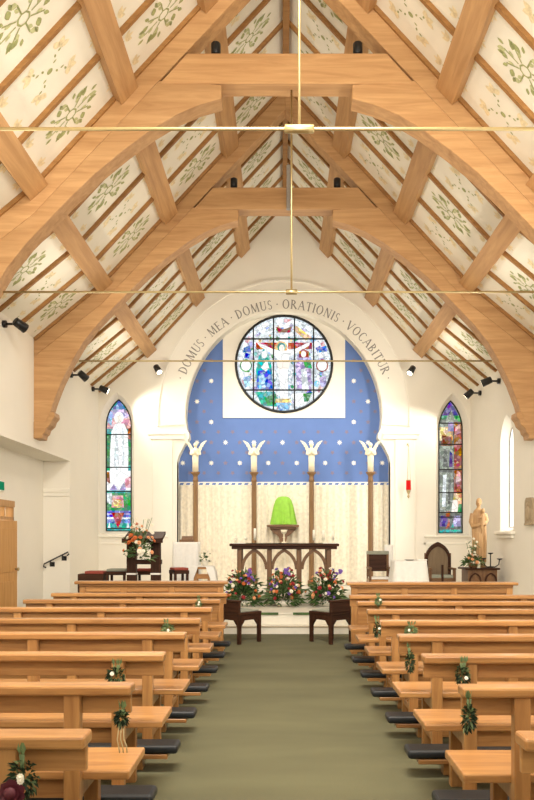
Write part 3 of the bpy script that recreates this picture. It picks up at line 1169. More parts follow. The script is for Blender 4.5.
left_pieces = ('teal', [
    ([(0, .78), (1, .78), (1, .92), (0, .92)], 'pink'),
    ([(0, .86), (1, .86), (1, 1.0), (0, 1.0)], 'lilac'),
    ([(.25, .93), (.75, .93), (.6, 1.0), (.4, 1.0)], 'blue'),
    ([(0, .84), (.2, .80), (.25, .9), (.05, .92)], 'sky'),
    ([(.8, .80), (1, .75), (1, .86), (.85, .88)], 'pink'),
    ([(.82, .70), (1, .70), (1, .79), (.86, .78)], 'rust'),
    ([(0, .46), (.16, .46), (.16, .74), (0, .74)], 'green'),
    ([(.86, .50), (1, .50), (1, .70), (.86, .70)], 'green'),
    (ov(.5, .865, .2, .045), 'white'),
    (ov(.5, .855, .12, .03), 'flesh'),
    ([(.2, .76), (.34, .82), (.7, .82), (.84, .76), (.88, .60), (.86, .44), (.14, .44), (.14, .60)], 'white'),
    ([(.36, .8), (.45, .76), (.5, .5), (.42, .46), (.3, .5)], 'pale'),
    ([(.62, .8), (.7, .76), (.72, .5), (.62, .5)], 'pale'),
    ([(0, .31), (1, .31), (1, .46), (0, .46)], 'white'),
    ([(.7, .33), (1, .33), (1, .42), (.75, .40)], 'pink'),
    ([(.1, .31), (.3, .36), (.48, .31)], 'lilac'),
    ([(.5, .31), (.7, .37), (.8, .31)], 'lilac'),
    ([(0, .38), (.15, .36), (.12, .45), (0, .45)], 'rust'),
    ([(0, .15), (1, .15), (1, .29), (0, .29)], 'green'),
    ([(.2, .18), (.7, .18), (.66, .27), (.24, .27)], 'pink'),
    (ov(.46, .21, .2, .035), 'gold'),
    ([(0, .22), (.2, .2), (.22, .29), (0, .29)], 'pale'),
    ([(0, .06), (1, .06), (1, .155), (0, .155)], 'blue'),
    ([(0, .09), (1, .09), (1, .105), (0, .105)], 'pale'),
    ([(0, .125), (1, .125), (1, .135), (0, .135)], 'lilac'),
    ([(0, 0), (1, 0), (1, .05), (0, .05)], 'teal'),
    ([(.2, .14), (.72, .14), (.46, .015)], 'red'),
    ([(.05, .02), (.16, .02), (.12, .07)], 'white'),
    ([(.8, .02), (.92, .02), (.86, .07)], 'white'),
])
lancet_glass('l', 'window_2', left_pieces, (.735, .485, .30, .02))
right_pieces = ('dim', [
    ([(0, .86), (1, .86), (1, 1), (0, 1)], 'purple'),
    ([(.0, .83), (1, .83), (1, .89), (0, .89)], 'green'),
    ([(.3, .86), (.55, .93), (.7, .86)], 'grey'),
    ([(0, .80), (.9, .80), (.8, .86), (.1, .86)], 'grey'),
    ([(.05, .70), (.6, .70), (.62, .80), (.05, .80)], 'gold'),
    ([(.1, .66), (.6, .66), (.55, .73), (.15, .74)], 'brown'),
    ([(.4, .77), (.65, .77), (.62, .84), (.42, .84)], 'lilac'),
    ([(.66, .30), (1, .30), (1, .84), (.66, .84)], 'rust'),
    ([(.68, .74), (.95, .76), (.9, .82), (.72, .8)], 'pink'),
    ([(.05, .48), (.64, .48), (.62, .66), (.05, .66)], 'grey'),
    ([(.2, .5), (.4, .5), (.36, .62), (.22, .64)], 'dim'),
    ([(.45, .5), (.6, .5), (.6, .6), (.48, .62)], 'purple'),
    ([(.74, .38), (.96, .40), (.92, .46), (.78, .47)], 'pink'),
    ([(.05, .16), (.6, .16), (.62, .46), (.05, .46)], 'grey'),
    ([(.15, .2), (.3, .2), (.34, .44), (.2, .44)], 'pale'),
    ([(.4, .22), (.5, .22), (.52, .42), (.42, .42)], 'dim'),
    ([(.62, .2), (1, .2), (1, .3), (.64, .3)], 'gold'),
    ([(.55, .16), (.85, .16), (.8, .25), (.6, .25)], 'flesh'),
    ([(.8, .15), (1, .14), (1, .22), (.86, .22)], 'green'),
    ([(0, .0), (1, .0), (1, .15), (0, .15)], 'dim'),
    ([(.05, .05), (.4, .05), (.36, .13), (.1, .13)], 'purple'),
    ([(.6, .05), (.95, .05), (.92, .13), (.66, .13)], 'lilac'),
    ([(.3, .03), (.5, .05), (.45, .11)], 'rust'),
    ([(.3, .12), (.5, .12), (.48, .165), (.32, .165)], 'rust'),
    ([(.5, .04), (.66, .04), (.62, .08)], 'teal'),
    ([(0, 0), (1, 0), (1, .025), (0, .025)], 'teal'),
])
lancet_glass('r', 'window_4', right_pieces, (.83, .67, .48, .305, .155, .12))

# ------------------------------------------------------------------ pews
def make_pew(x1, s, label, group):
    """a bench on one side: s is +1 for the right block, -1 for the left; origin under the back of its ledge"""
    root = thing('church_pew', label, 'pew', (0, 0, 0), 0, group)

    def B(mb, a, b_, *r_, **k_):
        mb.box(min(s * a, s * b_), max(s * a, s * b_), *r_, **k_)
    q = MB(); B(q, .735, x1, 0, .115, .806, .85, .010, seg=2)
    q.build('top_ledge', M['pew_x'], root)
    q = MB(); B(q, .745, x1 - .01, .068, .094, .715, .807, .003)
    q.build('back_rail', M['pew_x'], root)
    q = MB(); B(q, .755, x1 - .02, .075, .46, .408, .45, .008, seg=2)
    q.build('seat', M['pew_x'], root)
    q = MB(); B(q, .98, x1 - .2, .12, .145, .31, .408, .003)
    q.build('seat_rail', M['pew_x'], root)
    q = MB(); B(q, .98, x1 - .2, .22, .25, .10, .17, .003)
    q.build('stretcher', M['pew_x'], root)
    for xx in (1.0, 1.8, x1 - .28):
        q = MB(); B(q, xx - .036, xx + .036, .015, .07, 0, .807, .004)
        q.build('upright', M['pew_z'], root)
        q = MB(); B(q, xx - .036, xx + .036, .345, .40, 0, .409, .004)
        B(q, xx - .028, xx + .028, .07, .345, .33, .405, .003)
        B(q, xx - .028, xx + .028, .07, .345, .11, .16, .003)
        q.build('leg', M['pew_z'], root)
    kn = MB()
    B(kn, .80, x1 - .05, -.36, -.18, .085, .115, .004)
    for xx in (1.0, 1.8, x1 - .28):
        B(kn, xx - .03, xx + .03, -.31, -.23, 0, .086, .003)
        B(kn, xx - .02, xx + .02, -.24, .02, .05, .08, .003)
    k_ = kn.build('kneeler', M['pew_x'], root)
    q = MB(); B(q, .735, x1 - .05, -.36, -.18, .115, .172, .022, seg=3)
    q.build('cushion', M['cushion'], k_)
    k_.data.polygons.foreach_set('use_smooth', [False] * len(k_.data.polygons))
    return root


ordn = ['row nearest the photographer', 'second row from the photographer', 'third row from the photographer', 'fourth row from the photographer',
        'fourth row back from the panelled front', 'third row back from the panelled front', 'second row back from the panelled front', 'row just behind the panelled front']
ROWS = [2.40, 3.23, 4.14, 5.05, 5.98, 6.96, 7.90, 8.86]
pews = {}
for s, x1, nm in ((-1, 2.88, 'left'), (1, 3.06, 'right')):
    first = None
    for k, D in enumerate(ROWS):
        if s > 0:
            D = 472.5 / (472.5 / (D + .115) + 2.0) - .115      # the right block stands a touch nearer
        lab = 'orange oak pew with black kneeler, %s block, %s' % (nm, ordn[k])
        if first is None:
            first = make_pew(x1, s, lab, 'pews of the %s block' % nm)
            first.location = (.02 if s < 0 else 0, D, 0)
            o = first
        else:
            o = dup(first, (0, D, 0), label=lab)
        pews[(s, k)] = o
    # panelled front before the first row
    root = thing('pew_frontal', 'panelled oak front standing before the first %s pew' % nm, 'pew front', (0, 9.78 if s < 0 else 9.52, 0), 0, 'panelled pew fronts')

    def B(mb, a, b_, *r_, **k_):
        mb.box(min(s * a, s * b_), max(s * a, s * b_), *r_, **k_)
    xe = x1 - .03
    q = MB(); B(q, .79, xe, -.03, .17, .905, .945, .012, seg=2); B(q, .84, xe - .06, .0, .13, .875, .906, .006)
    q.build('top_ledge', M['pew_x'], root)
    q = MB(); B(q, .90, xe - .1, .05, .075, .1, .88, .003)
    q.build('panel', M['pew_x'], root)
    q = MB(); B(q, .90, xe - .1, .03, .09, .80, .876, .004)
    B(q, .90, xe - .1, .03, .09, .06, .16, .004)
    q.build('frame_rail', M['pew_x'], root)
    for xx in (.89, 1.55, 2.2, xe - .1):
        q = MB(); B(q, xx - .04, xx + .04, .02, .10, 0, .876, .004)
        q.build('post', M['pew_z'], root)
    kn = MB()
    B(kn, .80, xe - .05, -.36, -.18, .085, .115, .004)
    for xx in (1.0, 1.8, xe - .28):
        B(kn, xx - .03, xx + .03, -.31, -.23, 0, .086, .003)
        B(kn, xx - .02, xx + .02, -.24, .05, .05, .08, .003)
    k_ = kn.build('kneeler', M['pew_x'], root)
    q = MB(); B(q, .735, xe - .05, -.36, -.18, .115, .172, .022, seg=3)
    q.build('cushion', M['cushion'], k_)

# ------------------------------------------------------------------ plants and flowers
def leaf_quad(mb, p, d, L, wd, mi=0, rnd=random, droop=.25):
    d = d.normalized()
    side = d.cross(Vector((rnd.uniform(-1, 1), rnd.uniform(-1, 1), rnd.uniform(.2, 1)))).normalized()
    nrm = side.cross(d).normalized()
    a = p + d * L * .4 + side * wd * .5 + nrm * L * .08
    b_ = p + d * L * .4 - side * wd * .5 + nrm * L * .08
    c_ = p + d * L + Vector((0, 0, -L * droop))
    mb.face([p, a, c_], mi)
    mb.face([p, c_, b_], mi)


def bloom_mesh(name, mat, n=9):
    q = MB()
    q.ball((0, 0, .30), (.42, .42, .40), 8)
    for ring_, (rr_, zz, L, cnt) in enumerate(((.34, .30, .42, 6), (.45, .08, .62, n))):
        for k in range(cnt):
            a = 2 * pi * k / cnt + ring_ * .4
            c0 = Vector((rr_ * .4 * cos(a), rr_ * .4 * sin(a), zz))
            d = Vector((cos(a), sin(a), .55 - ring_ * .35))
            sd = Vector((-sin(a), cos(a), 0)) * .28
            q.face([c0 - sd * .6, c0 + sd * .6, c0 + d * L * .7 + sd, c0 + d * L + Vector((0, 0, -.05)), c0 + d * L * .7 - sd], 0, True)
    o = q.build(name, mat)
    me = o.data
    bpy.data.objects.remove(o)
    return me


BL = {k: bloom_mesh(k + '_bloom', M[m]) for k, m in (('peach', 'peach'), ('orange', 'orange'), ('crimson', 'red'), ('burgundy', 'burgundy'), ('violet', 'purple'), ('white', 'whitep'))}


def bloom(kind, parent, loc, size, direction):
    o = bpy.data.objects.new(kind + '_bloom', BL[kind])
    o.location = loc
    o.scale = (size,) * 3
    o.rotation_euler = Vector(direction).to_track_quat('Z', 'Y').to_euler()
    o.parent = parent
    COL.objects.link(o)
    return o


def arrangement(name, label, loc, w, h, kinds, nb, nl, seed, group=None, bowl_=True, bl=(.035, .055), front=True, leafL=(.08, .2), vm='stone'):
    rnd = random.Random(seed)
    root = thing(name, label, 'flowers', loc, 0, group)
    z0 = 0
    if bowl_:
        q = MB()
        q.lathe([(w * .16, 0), (w * .22, .03), (w * .26, .10), (w * .24, .10), (w * .18, .04)], (0, 0, 0), 16)
        q.build('bowl', M[vm], root)
        z0 = .08
    q = MB()
    for i in range(nl):
        a = rnd.uniform(0, 2 * pi)
        el = rnd.uniform(-.1, 1.5)
        d = Vector((cos(a) * cos(el), sin(a) * cos(el) * .8, sin(el)))
        k_ = rnd.uniform(.25, .86)
        p = Vector((d.x * w * .5 * k_, d.y * w * .5 * k_, z0 + d.z * h * .8 * k_))
        leaf_quad(q, p, d + Vector((rnd.uniform(-.5, .5), rnd.uniform(-.5, .5), rnd.uniform(-.3, .5))), rnd.uniform(*leafL), rnd.uniform(.02, .05), 0 if rnd.random() < .7 else 1, rnd)
    q.build('foliage', [M['leaf'], M['leaf2']], root, recalc=False)
    for i in range(nb):
        a = rnd.uniform(pi * 1.0, pi * 2.0) if front and rnd.random() < .8 else rnd.uniform(0, 2 * pi)
        el = rnd.uniform(.12, 1.35)
        d = Vector((cos(a) * cos(el), sin(a) * cos(el) * .8, sin(el)))
        k_ = rnd.uniform(.72, 1.0)
        p = Vector((d.x * w * .5 * k_, d.y * w * .5 * k_, z0 + d.z * h * .85 * k_))
        bloom(rnd.choice(kinds), root, p, rnd.uniform(*bl), d + Vector((0, -.3, .1)))
    return root


DF = 13.2
for i, (px, lab) in enumerate(((243, 'left one of the three big flower arrangements before the altar, mostly orange and peach roses'),
                               (284, 'middle one of the three big flower arrangements before the altar'),
                               (326, 'right one of the three big flower arrangements, with tall violet sprays'))):
    o = arrangement('flower_arrangement', lab, (X_(px, DF), DF, SZ), .76, .76,
                    ['orange', 'peach', 'peach', 'crimson', 'orange', 'white', 'violet'] if i < 2 else ['orange', 'crimson', 'peach', 'white', 'violet', 'burgundy'],
                    56, 620, 40 + i, 'flower arrangements before the altar', True, (.034, .054))
    rnd = random.Random(90 + i)
    sp = MB()
    for k in range(3):
        a = rnd.uniform(-.5, .5) + (.35 if i == 2 else 0)
        base = Vector((0, -.05, .3))
        tip = Vector((sin(a) * .36, -.08, .3 + cos(a) * .42))
        sp.tube([base, (base + tip) / 2, tip], .006, 5)
    sp.build('stems', M['leaf'], o)
    for k in range(4):
        tx = (.24 if i == 2 else (.13 if i == 0 else .06)) + rnd.uniform(-.06, .06)
        bloom('violet', o, (tx, -.14, .55 + rnd.uniform(-.03, .12)), .045, (rnd.uniform(-.5, .5), -1, .4))


def posy(label, loc, kinds, seed, w=.12, h=.18, raffia=False, pale=False, big=0):
    """a bunch tied to the end of a pew"""
    rnd = random.Random(seed)
    root = thing('pew_posy', label, 'posy', loc, 0, 'posies tied to the pews')
    q = MB()
    for i in range(170):
        a = rnd.uniform(0, 2 * pi)
        r_ = sqrt(rnd.random())
        p = Vector((cos(a) * r_ * w * .42, -.02 - .04 * (1 - r_) * rnd.random(), sin(a) * r_ * h * .42))
        d = Vector((cos(a) * .8 + rnd.uniform(-.4, .4), -.4 - .5 * rnd.random(), sin(a) * .8 + rnd.uniform(-.5, .4)))
        leaf_quad(q, p, d, rnd.uniform(.018, .038), rnd.uniform(.008, .016), 1 if (pale or rnd.random() < .25) else 0, rnd, .1)
    for i in range(5):
        x = rnd.uniform(-.3, .3) * w
        q.tube([(0, -.02, -h * .1), (x * .6, -.03, h * .3), (x, -.035, h * .62)], .0035, 5, 1)
        leaf_quad(q, Vector((x, -.035, h * .6)), Vector((x, -.01, .1)), .05, .018, 1, rnd, .1)
    q.build('foliage', [M['leaf3'], M['leaf2']], root, recalc=False)
    for i, kd in enumerate(kinds):
        bloom(kd, root, (rnd.uniform(-w * .25, w * .25), -.06, rnd.uniform(-h * .2, h * .3)), .016, (rnd.uniform(-.4, .4), -1, rnd.uniform(0, .6)))
    if raffia:
        r_ = MB()
        for k in range(3):
            x = (k - 1.0) * .008
            r_.tube([(x, -.03, -.02), (x * 1.8, -.05, -.09), (x * 2.2 + .006, -.04, -.12), (x * 2.0 + .012, -.045, -.15)], .0028, 5)
        r_.build('raffia_bow', M['raffia'], root)
    return root


def posy_at(px, py, k, *a, **kw):
    D = pews[(-1 if px < VX else 1, k)].location.y - .005
    p = at(px, py, D)
    return posy(a[0], p, *a[1:], **kw)


o = posy_at(26, 776, 0, 'posy with a large burgundy bloom on the nearest left pew', ['white', 'white'], 1, w=.09, h=.13)
bloom('burgundy', o, (-.022, -.06, -.035), .058, (0, -1, .2))
posy_at(117, 675, 2, 'dark leafy posy on the back rail of the third left pew', ['white'], 2, w=.10, h=.10)
posy_at(123, 716, 1, 'small posy with trailing raffia bow below the end of the second left pew', [], 3, w=.04, h=.06, raffia=True)
posy_at(168, 628, 4, 'grey-green posy on the back of the fifth left pew', ['white'], 4, w=.10, h=.07, pale=True)
posy_at(199, 605, 6, 'small pale posy near the end of the left pew two rows behind the front', ['white', 'white'], 5, w=.05, h=.12, pale=True)
posy_at(461, 674, 2, 'dark leafy posy on the back rail of the third right pew', ['white'], 6, w=.07, h=.11)
posy_at(467, 716, 1, 'dark posy hung below the ledge of the second right pew', [], 7, w=.035, h=.13)
posy_at(409, 661, 3, 'narrow dark posy at the end of the fourth right pew', [], 8, w=.045, h=.15)
posy_at(377, 629, 5, 'dark round posy at the aisle end of the sixth right pew', ['white'], 9, w=.07, h=.15)
posy_at(410, 630, 4, 'grey-green posy with a white bloom along the fifth right pew', ['white'], 10, w=.10, h=.07, pale=True)
posy_at(378, 601, 6, 'tiny pale posy on the right pew two rows behind the front', ['white'], 12, w=.06, h=.08, pale=True)

# ------------------------------------------------------------------ the two low-backed chairs before the steps
def low_chair(label, loc, rz):
    root = thing('low_chair', label, 'chair', loc, rz, 'low chairs before the chancel step')
    a = .205
    for x in (-a, a):
        for y in (-a, a):
            q = MB()
            q.prism([(x - .022, 0), (x + .022, 0), (x + .025, .42), (x - .025, .42)], y - .024, y + .024)
            q.build('leg', M['dark_z'], root)
    q = MB()
    q.box(-a - .03, a + .03, -a - .03, a + .03, .415, .455, .006)
    q.box(-a, a, -a - .02, -a + .02, .34, .42); q.box(-a, a, a - .02, a + .02, .34, .42)
    q.box(-a - .02, -a + .02, -a, a, .34, .42); q.box(a - .02, a + .02, -a, a, .34, .42)
    # curved knees that make a pointed arch on each side
    for s in (-1, 1):
        for t in (-1, 1):
            q.prism([(s * (a - .02), .20), (s * (a - .035), .26), (s * .10, .345), (s * .02, .345), (s * .02, .40), (s * a, .40)], t * a - .018, t * a + .018, 'xz')
            q.prism([(s * (a - .02), .20), (s * (a - .035), .26), (s * .10, .345), (s * .02, .345), (s * .02, .40), (s * a, .40)], t * a - .018, t * a + .018, 'yz')
    q.build('seat_frame', M['dark_x'], root)
    q = MB()
    q.box(-a, a, -a + .02, a, .455, .475, .008, seg=2)
    q.build('seat_pad', M['grey_cloth'], root)
    q = MB()
    q.box(-a - .03, a + .03, -a - .035, -a + .005, .455, .625, .006)
    q.box(-a - .04, a + .04, -a - .045, -a + .015, .60, .635, .006)
    q.build('backrest', M['dark_x'], root)
    return root


low_chair('dark wooden low-backed chair at the left pew front, angled towards the altar', (X_(239, 10.65) , 10.72, 0), radians(-42))
low_chair('dark wooden low-backed chair at the right pew front, angled towards the altar', (X_(331.5, 10.65), 10.72, 0), radians(40))

# ------------------------------------------------------------------ altar and what stands on it
DA = 14.1
AX = X_(284.3, DA)
AW = 54.5 * DA / FPX
AH = Z_(543.5, DA)
al = thing('altar', 'long dark wooden altar table with pointed arches between its posts', 'altar', (AX, DA, PZ))
hA = AH - PZ
q = MB(); q.box(-AW, AW, -.12, .62, hA - .055, hA, .012, seg=2); q.box(-AW + .04, AW - .04, -.09, .58, hA - .11, hA - .055, .006)
q.build('tabletop', M['dark_x'], al)
q = MB(); q.box(-AW + .05, AW - .3, .0, .5, hA, hA + .006); q.box(-AW + .3, AW - .05, .0, .5, hA, hA + .006)
q.build('altar_cloth', M['white_cloth'], al)
posts = [X_(p, DA) - AX for p in (239.5, 269.3, 299.2, 328.8)]
for i, x in enumerate(posts):
    for y in (0, .46):
        q = MB()
        q.box(x - .045, x + .045, y - .045, y + .045, 0, hA - .11, .008)
        q.box(x - .06, x + .06, y - .06, y + .06, 0, .10, .01)
        q.build('post', M['brown_z'], al)
for i in range(3):
    x0, x1 = posts[i] + .03, posts[i + 1] - .03
    w_ = x1 - x0
    inner = lancet(x0, x1, hA - .56, hA - .50, hA - .135)[2:]
    outer_ = [(x1 + .03, hA - .5), (x1 + .03, hA - .105), (x0 - .03, hA - .105), (x0 - .03, hA - .5)]
    inn = [(x0 + .02 + (p[0] - x0) * (w_ - .04) / w_, p[1] - .03) for p in inner]
    q = MB()
    rim = lancet(x0 - .005, x1 + .005, hA - .56, hA - .5, hA - .095)[2:]
    inn2 = lancet(x0 + .055, x1 - .055, hA - .56, hA - .5, hA - .165)[2:]
    q.prism(rim + inn2[::-1], -.035, .035)
    q.build('arch', M['brown_x'], al)

ca = []
CS = [(254.8, 'tall white candle in a glass holder, right end of the left trio on the altar', .20), (245.4, 'white candle stub in a glass holder, middle of the left trio on the altar', .04), (235.8, 'white candle stub in a glass holder, leftmost on the altar', .04),
      (314, 'tall white candle in a glass holder, left end of the right trio on the altar', .17), (323.6, 'white candle in a glass holder, middle of the right trio on the altar', .16), (333, 'white candle in a glass holder, rightmost on the altar', .16)]
for px, lab, hc in CS:
    o = thing('candle', lab, 'candle', (X_(px, DA), DA + .06, AH + .006), 0, 'candles on the altar')
    q = MB()
    q.lathe([(.045, 0), (.048, .012), (.016, .025), (.022, .05), (.045, .06), (.047, .10), (.040, .10), (.02, .065)], (0, 0, 0), 14)
    q.build('glass_holder', M['glass'], o)
    q = MB()
    q.lathe([(.024, .055), (.024, .085 + hc), (.012, .09 + hc)], (0, 0, 0), 12)
    q.build('wax', M['wax'], o)
    q = MB(); q.tube([(0, 0, .088 + hc), (.002, 0, .105 + hc)], .003, 5)
    q.build('wick', M['black'], o)
# stemmed white cup in the middle of the altar
q = MB()
q.lathe([(.055, 0), (.055, .012), (.014, .03), (.014, .09), (.026, .11), (.014, .13), (.016, .17), (.05, .20), (.066, .26), (.058, .26), (.04, .21)], (0, 0, 0), 16)
o = q.build('stemmed_cup', M['ivory'])
o.location = (X_(284, DA), DA + .08, AH + .008)
tag(o, 'white stemmed cup at the middle of the altar, under the green veil', 'cup')

# tabernacle bracket and the green veil
DT = 16.48
o = thing('wall_bracket', 'brown wooden bracket shelf behind the altar, carrying the green veil', 'shelf', (X_(283, DT), DT, Z_(525, DT)))
q = MB()
q.box(-.36, .36, -.2, .30, -.05, 0, .01); q.box(-.30, .30, -.16, .30, -.09, -.05, .008)
q.build('shelf_board', M['brown_x'], o)
q = MB()
q.prism([(-.30, -.09), (.30, -.09), (.20, -.19), (.10, -.26), (.06, -.40), (-.06, -.40), (-.10, -.26), (-.20, -.19)], -.05, .30, bev=.01)
q.build('corbel', M['brown_z'], o)
q = MB()
prof = [(.0, .65), (.08, .645), (.15, .62), (.20, .56), (.235, .44), (.262, .27), (.285, .12), (.305, .012)]
seg = 72
rings = []
for r_, z in prof[1:]:
    rings.append([(max(.02, r_ * .88 * (1 + (.15 * min(1, (.64 - z) * 2.2)) * cos(12 * 2 * pi * k / seg + sin(3 * 2 * pi * k / seg)))) * cos(2 * pi * k / seg),
                   max(.02, r_ * .88 * (1 + (.15 * min(1, (.64 - z) * 2.2)) * cos(12 * 2 * pi * k / seg + sin(3 * 2 * pi * k / seg)))) * .62 * sin(2 * pi * k / seg), z) for k in range(seg)])
for a, b_ in zip(rings, rings[1:]):
    for k in range(seg):
        q.face([a[k], a[(k + 1) % seg], b_[(k + 1) % seg], b_[k]], 0, True)
q.face(rings[0])
bmesh.ops.remove_doubles(q.bm, verts=q.bm.verts[:], dist=1e-5)
o = q.build('green_veil', M['green_cloth'])
o.location = (X_(283.5, DT), DT, Z_(525, DT))
tag(o, 'bright lime-green pleated veil on the bracket shelf behind the altar', 'veil')

# curtains between the posts
def curtain(px0, px1, lab):
    D0 = 16.80
    x0, x1 = X_(px0, D0), X_(px1, D0)
    z0, z1 = PZ, Z_(485, D0)
    q = MB()
    n_ = int((x1 - x0) / .02)
    top, bot = [], []
    for i in range(n_ + 1):
        x = x0 + (x1 - x0) * i / n_
        y = D0 + .022 * sin(i * .02 * 2 * pi / .15) + .008 * sin(i * .9)
        top.append((x, y, z1)); bot.append((x, y + .006 * sin(i * .7), z0 + .01))
    for i in range(n_):
        q.face([bot[i], bot[i + 1], top[i + 1], top[i]], 0, True)
        q.face([(a[0], a[1] + .012, a[2]) for a in (bot[i], top[i], top[i + 1], bot[i + 1])], 0, True)
    bmesh.ops.remove_doubles(q.bm, verts=q.bm.verts[:], dist=1e-5)
    o = q.build('curtain', M['cream_cloth'])
    tag(o, lab, 'curtain', 'cream curtains behind the altar')


PP = (195.5, 254.0, 311.5, 370.5)
DP = 16.42
curtain(176.5, 196, 'narrow cream curtain at the left jamb of the chancel arch')
curtain(196, 254.5, 'wide cream curtain between the first and second angel posts from the left')
curtain(254.5, 311.5, 'wide cream curtain behind the green veil')
curtain(311.5, 370, 'wide cream curtain between the third and fourth angel posts from the left')
curtain(370, 390, 'narrow cream curtain at the right jamb of the chancel arch')


def angel(root, face):
    q = MB()
    prof = [(.055, 0), (.062, .03), (.060, .12), (.058, .22), (.066, .32), (.075, .40), (.082, .46), (.078, .50), (.045, .535), (.028, .55), (.028, .57)]
    q.lathe(prof, (0, 0, 0), 18, sy=.85)
    for k in range(7):
        a = pi + pi * (k + .5) / 7
        q.tube([(.06 * cos(a), .05 * sin(a), .02), (.055 * cos(a), .048 * sin(a), .2), (.062 * cos(a), .055 * sin(a), .36)], .012, 6)
    q.ball((0, -.008, .605), (.042, .046, .052), 14)
    q.ball((0, -.054, .600), (.008, .012, .012), 6)
    q.ball((0, .012, .622), (.048, .044, .044), 12)
    for s in (-1, 1):
        q.tube([(s * .08, 0, .485), (s * .105, -.03, .40), (s * .07, -.085, .385), (s * .012, -.105, .445)], [.032, .027, .022, .016], 8)
        q.ball((s * .010, -.108, .462), (.011, .014, .026), 8)
    body = q.build('figure', M['ivory'], root)
    for s in (-1, 1):
        w_ = MB()
        pts = [(.03, .46), (.07, .56), (.13, .66), (.20, .705), (.255, .72), (.235, .68), (.225, .685), (.20, .63), (.185, .64), (.165, .57), (.15, .58), (.13, .50), (.115, .50), (.085, .40), (.05, .34), (.03, .36)]
        w_.prism([(s * a, b_) for a, b_ in pts], .035, .06, bev=.004)
        w_.build('wing', M['ivory'], root)


for i, px in enumerate(PP):
    x = X_(px, DP)
    zt = Z_(472, DP)
    pl = ('far left', 'second from left', 'third from left', 'far right')[i]
    where = ('leftmost', 'second from the left', 'third from the left', 'rightmost')[i]
    o = thing('altar_post', 'brown wooden post in front of the cream curtains, %s of four' % where, 'post', (x, DP, PZ), 0, 'posts behind the altar')
    h = zt - PZ
    q = MB()
    q.box(-.085, .085, -.085, .085, 0, .14, .01)
    q.lathe([(.062, .12), (.058, .5), (.055, h - .22)], (0, 0, 0), 8, smooth=False)
    q.build('shaft', M['post'], o)
    q = MB()
    q.lathe([(.055, h - .22), (.07, h - .20), (.055, h - .17), (.05, h - .10), (.065, h - .07), (.10, h - .03), (.105, h)], (0, 0, 0), 16)
    q.build('capital', M['post'], o)
    a_ = thing('angel_figure', 'ivory angel with raised wings on top of the %s altar post' % where, 'figurine', (x, DP, zt), 0, 'angels on the altar posts')
    angel(a_, 0)

# ------------------------------------------------------------------ left of the altar
DLc = 12.6
o = thing('lectern', 'dark wooden lectern on two posts, with flowers at its front', 'lectern', (X_(144.5, DLc), DLc, SZ))
for px in (132, 156):
    q = MB()
    x = X_(px, DLc) - X_(144.5, DLc)
    q.box(x - .08, x + .08, -.07, .07, .03, 1.23, .006)
    q.build('post', M['dark_z'], o)
    q = MB(); q.box(x - .085, x + .085, -.075, .075, .60, .63, .004)
    q.build('white_band', M['white_cloth'], o)
q = MB(); q.box(-.33, .33, -.15, .25, 0, .04, .006); q.build('base', M['dark_x'], o)
q = MB()
q.prism([(-.2, 1.16), (.24, 1.30), (.24, 1.35), (-.2, 1.21)], -.33, .33, 'yz')
q.box(-.35, .35, -.215, -.185, 1.15, 1.23, .005)
q.build('desk', M['dark_x'], o)
q = MB(); q.box(-.30, .30, -.06, .06, .78, .86, .005); q.build('cross_rail', M['dark_x'], o)
fl = arrangement('lectern_flowers', 'loose spray of orange, pink and cream flowers hung on the lectern front', (X_(140, DLc - .22), DLc - .34, Z_(557, DLc)), .60, .70,
                 ['peach', 'orange', 'white', 'white', 'peach'], 34, 170, 77, None, False, (.042, .062), leafL=(.06, .14))
q = MB()
for k in range(9):
    rr_ = random.Random(k)
    a = rr_.uniform(-.6, .8)
    q.tube([(0, .04, .1), (sin(a) * .18, 0, .36), (sin(a) * .34, -.02, .62 + rr_.uniform(-.1, .06))], .005, 5)
q.build('stems', M['leaf2'], fl)
for k in range(7):
    rr_ = random.Random(k + 50)
    bloom('white', fl, (rr_.uniform(-.05, .25), -.05, rr_.uniform(.4, .66)), .042, (rr_.uniform(-.5, .5), -1, .5))


def stool(label, px, D, w, h, cm, wood_='dark', back=False, rz=0.0, name='sanctuary_stool', z0=SZ, cat='stool'):
    o = thing(name, label, cat, (X_(px, D), D, z0), rz, 'stools and chairs left of the altar')
    for sx in (-1, 1):
        for sy in (-1, 1):
            q = MB()
            q.box(sx * w / 2 - .022 * 1, sx * w / 2 + .022, sy * .16 - .022, sy * .16 + .022, 0, h - .06 + (.30 if back and sy > 0 else 0), .004)
            q.build('leg', M[wood_ + '_z'], o)
    q = MB()
    q.box(-w / 2 - .03, w / 2 + .03, -.19, .19, h - .11, h - .045, .005)
    q.build('seat_frame', M[wood_ + '_x'], o)
    q = MB()
    q.box(-w / 2 - .02, w / 2 + .02, -.18, .18, h - .045, h, .014, seg=2)
    q.build('seat_cushion', M[cm], o)
    if back:
        q = MB(); q.box(-w / 2 - .02, w / 2 + .02, .15, .175, h + .12, h + .25, .006)
        q.build('backrest', M[wood_ + '_x'], o)
    return o


DS = 13.2
bx = thing('kneeling_bench', 'dark wooden box bench with a red pad, far left on the chancel', 'bench', (X_(92.5, DS), DS, SZ))
q = MB(); q.box(-.22, .24, -.18, .18, 0, .59, .006); q.build('body', M['dark_x'], bx)
q = MB(); q.box(-.10, .24, -.17, .17, .59, .64, .012, seg=2); q.build('seat_cushion', M['red_cloth'], bx)
stool('dark stool with a grey-green cushion beside the lectern', 118, DS, .30, .68, 'grey_cloth')
stool('dark stool with a red cushion seen between the lectern posts', 147, DS + .3, .34, .67, 'red_cloth')
stool('dark stool with a dull red cushion right of the lectern', 179, DS, .22, .70, 'red_cloth', rz=.4)

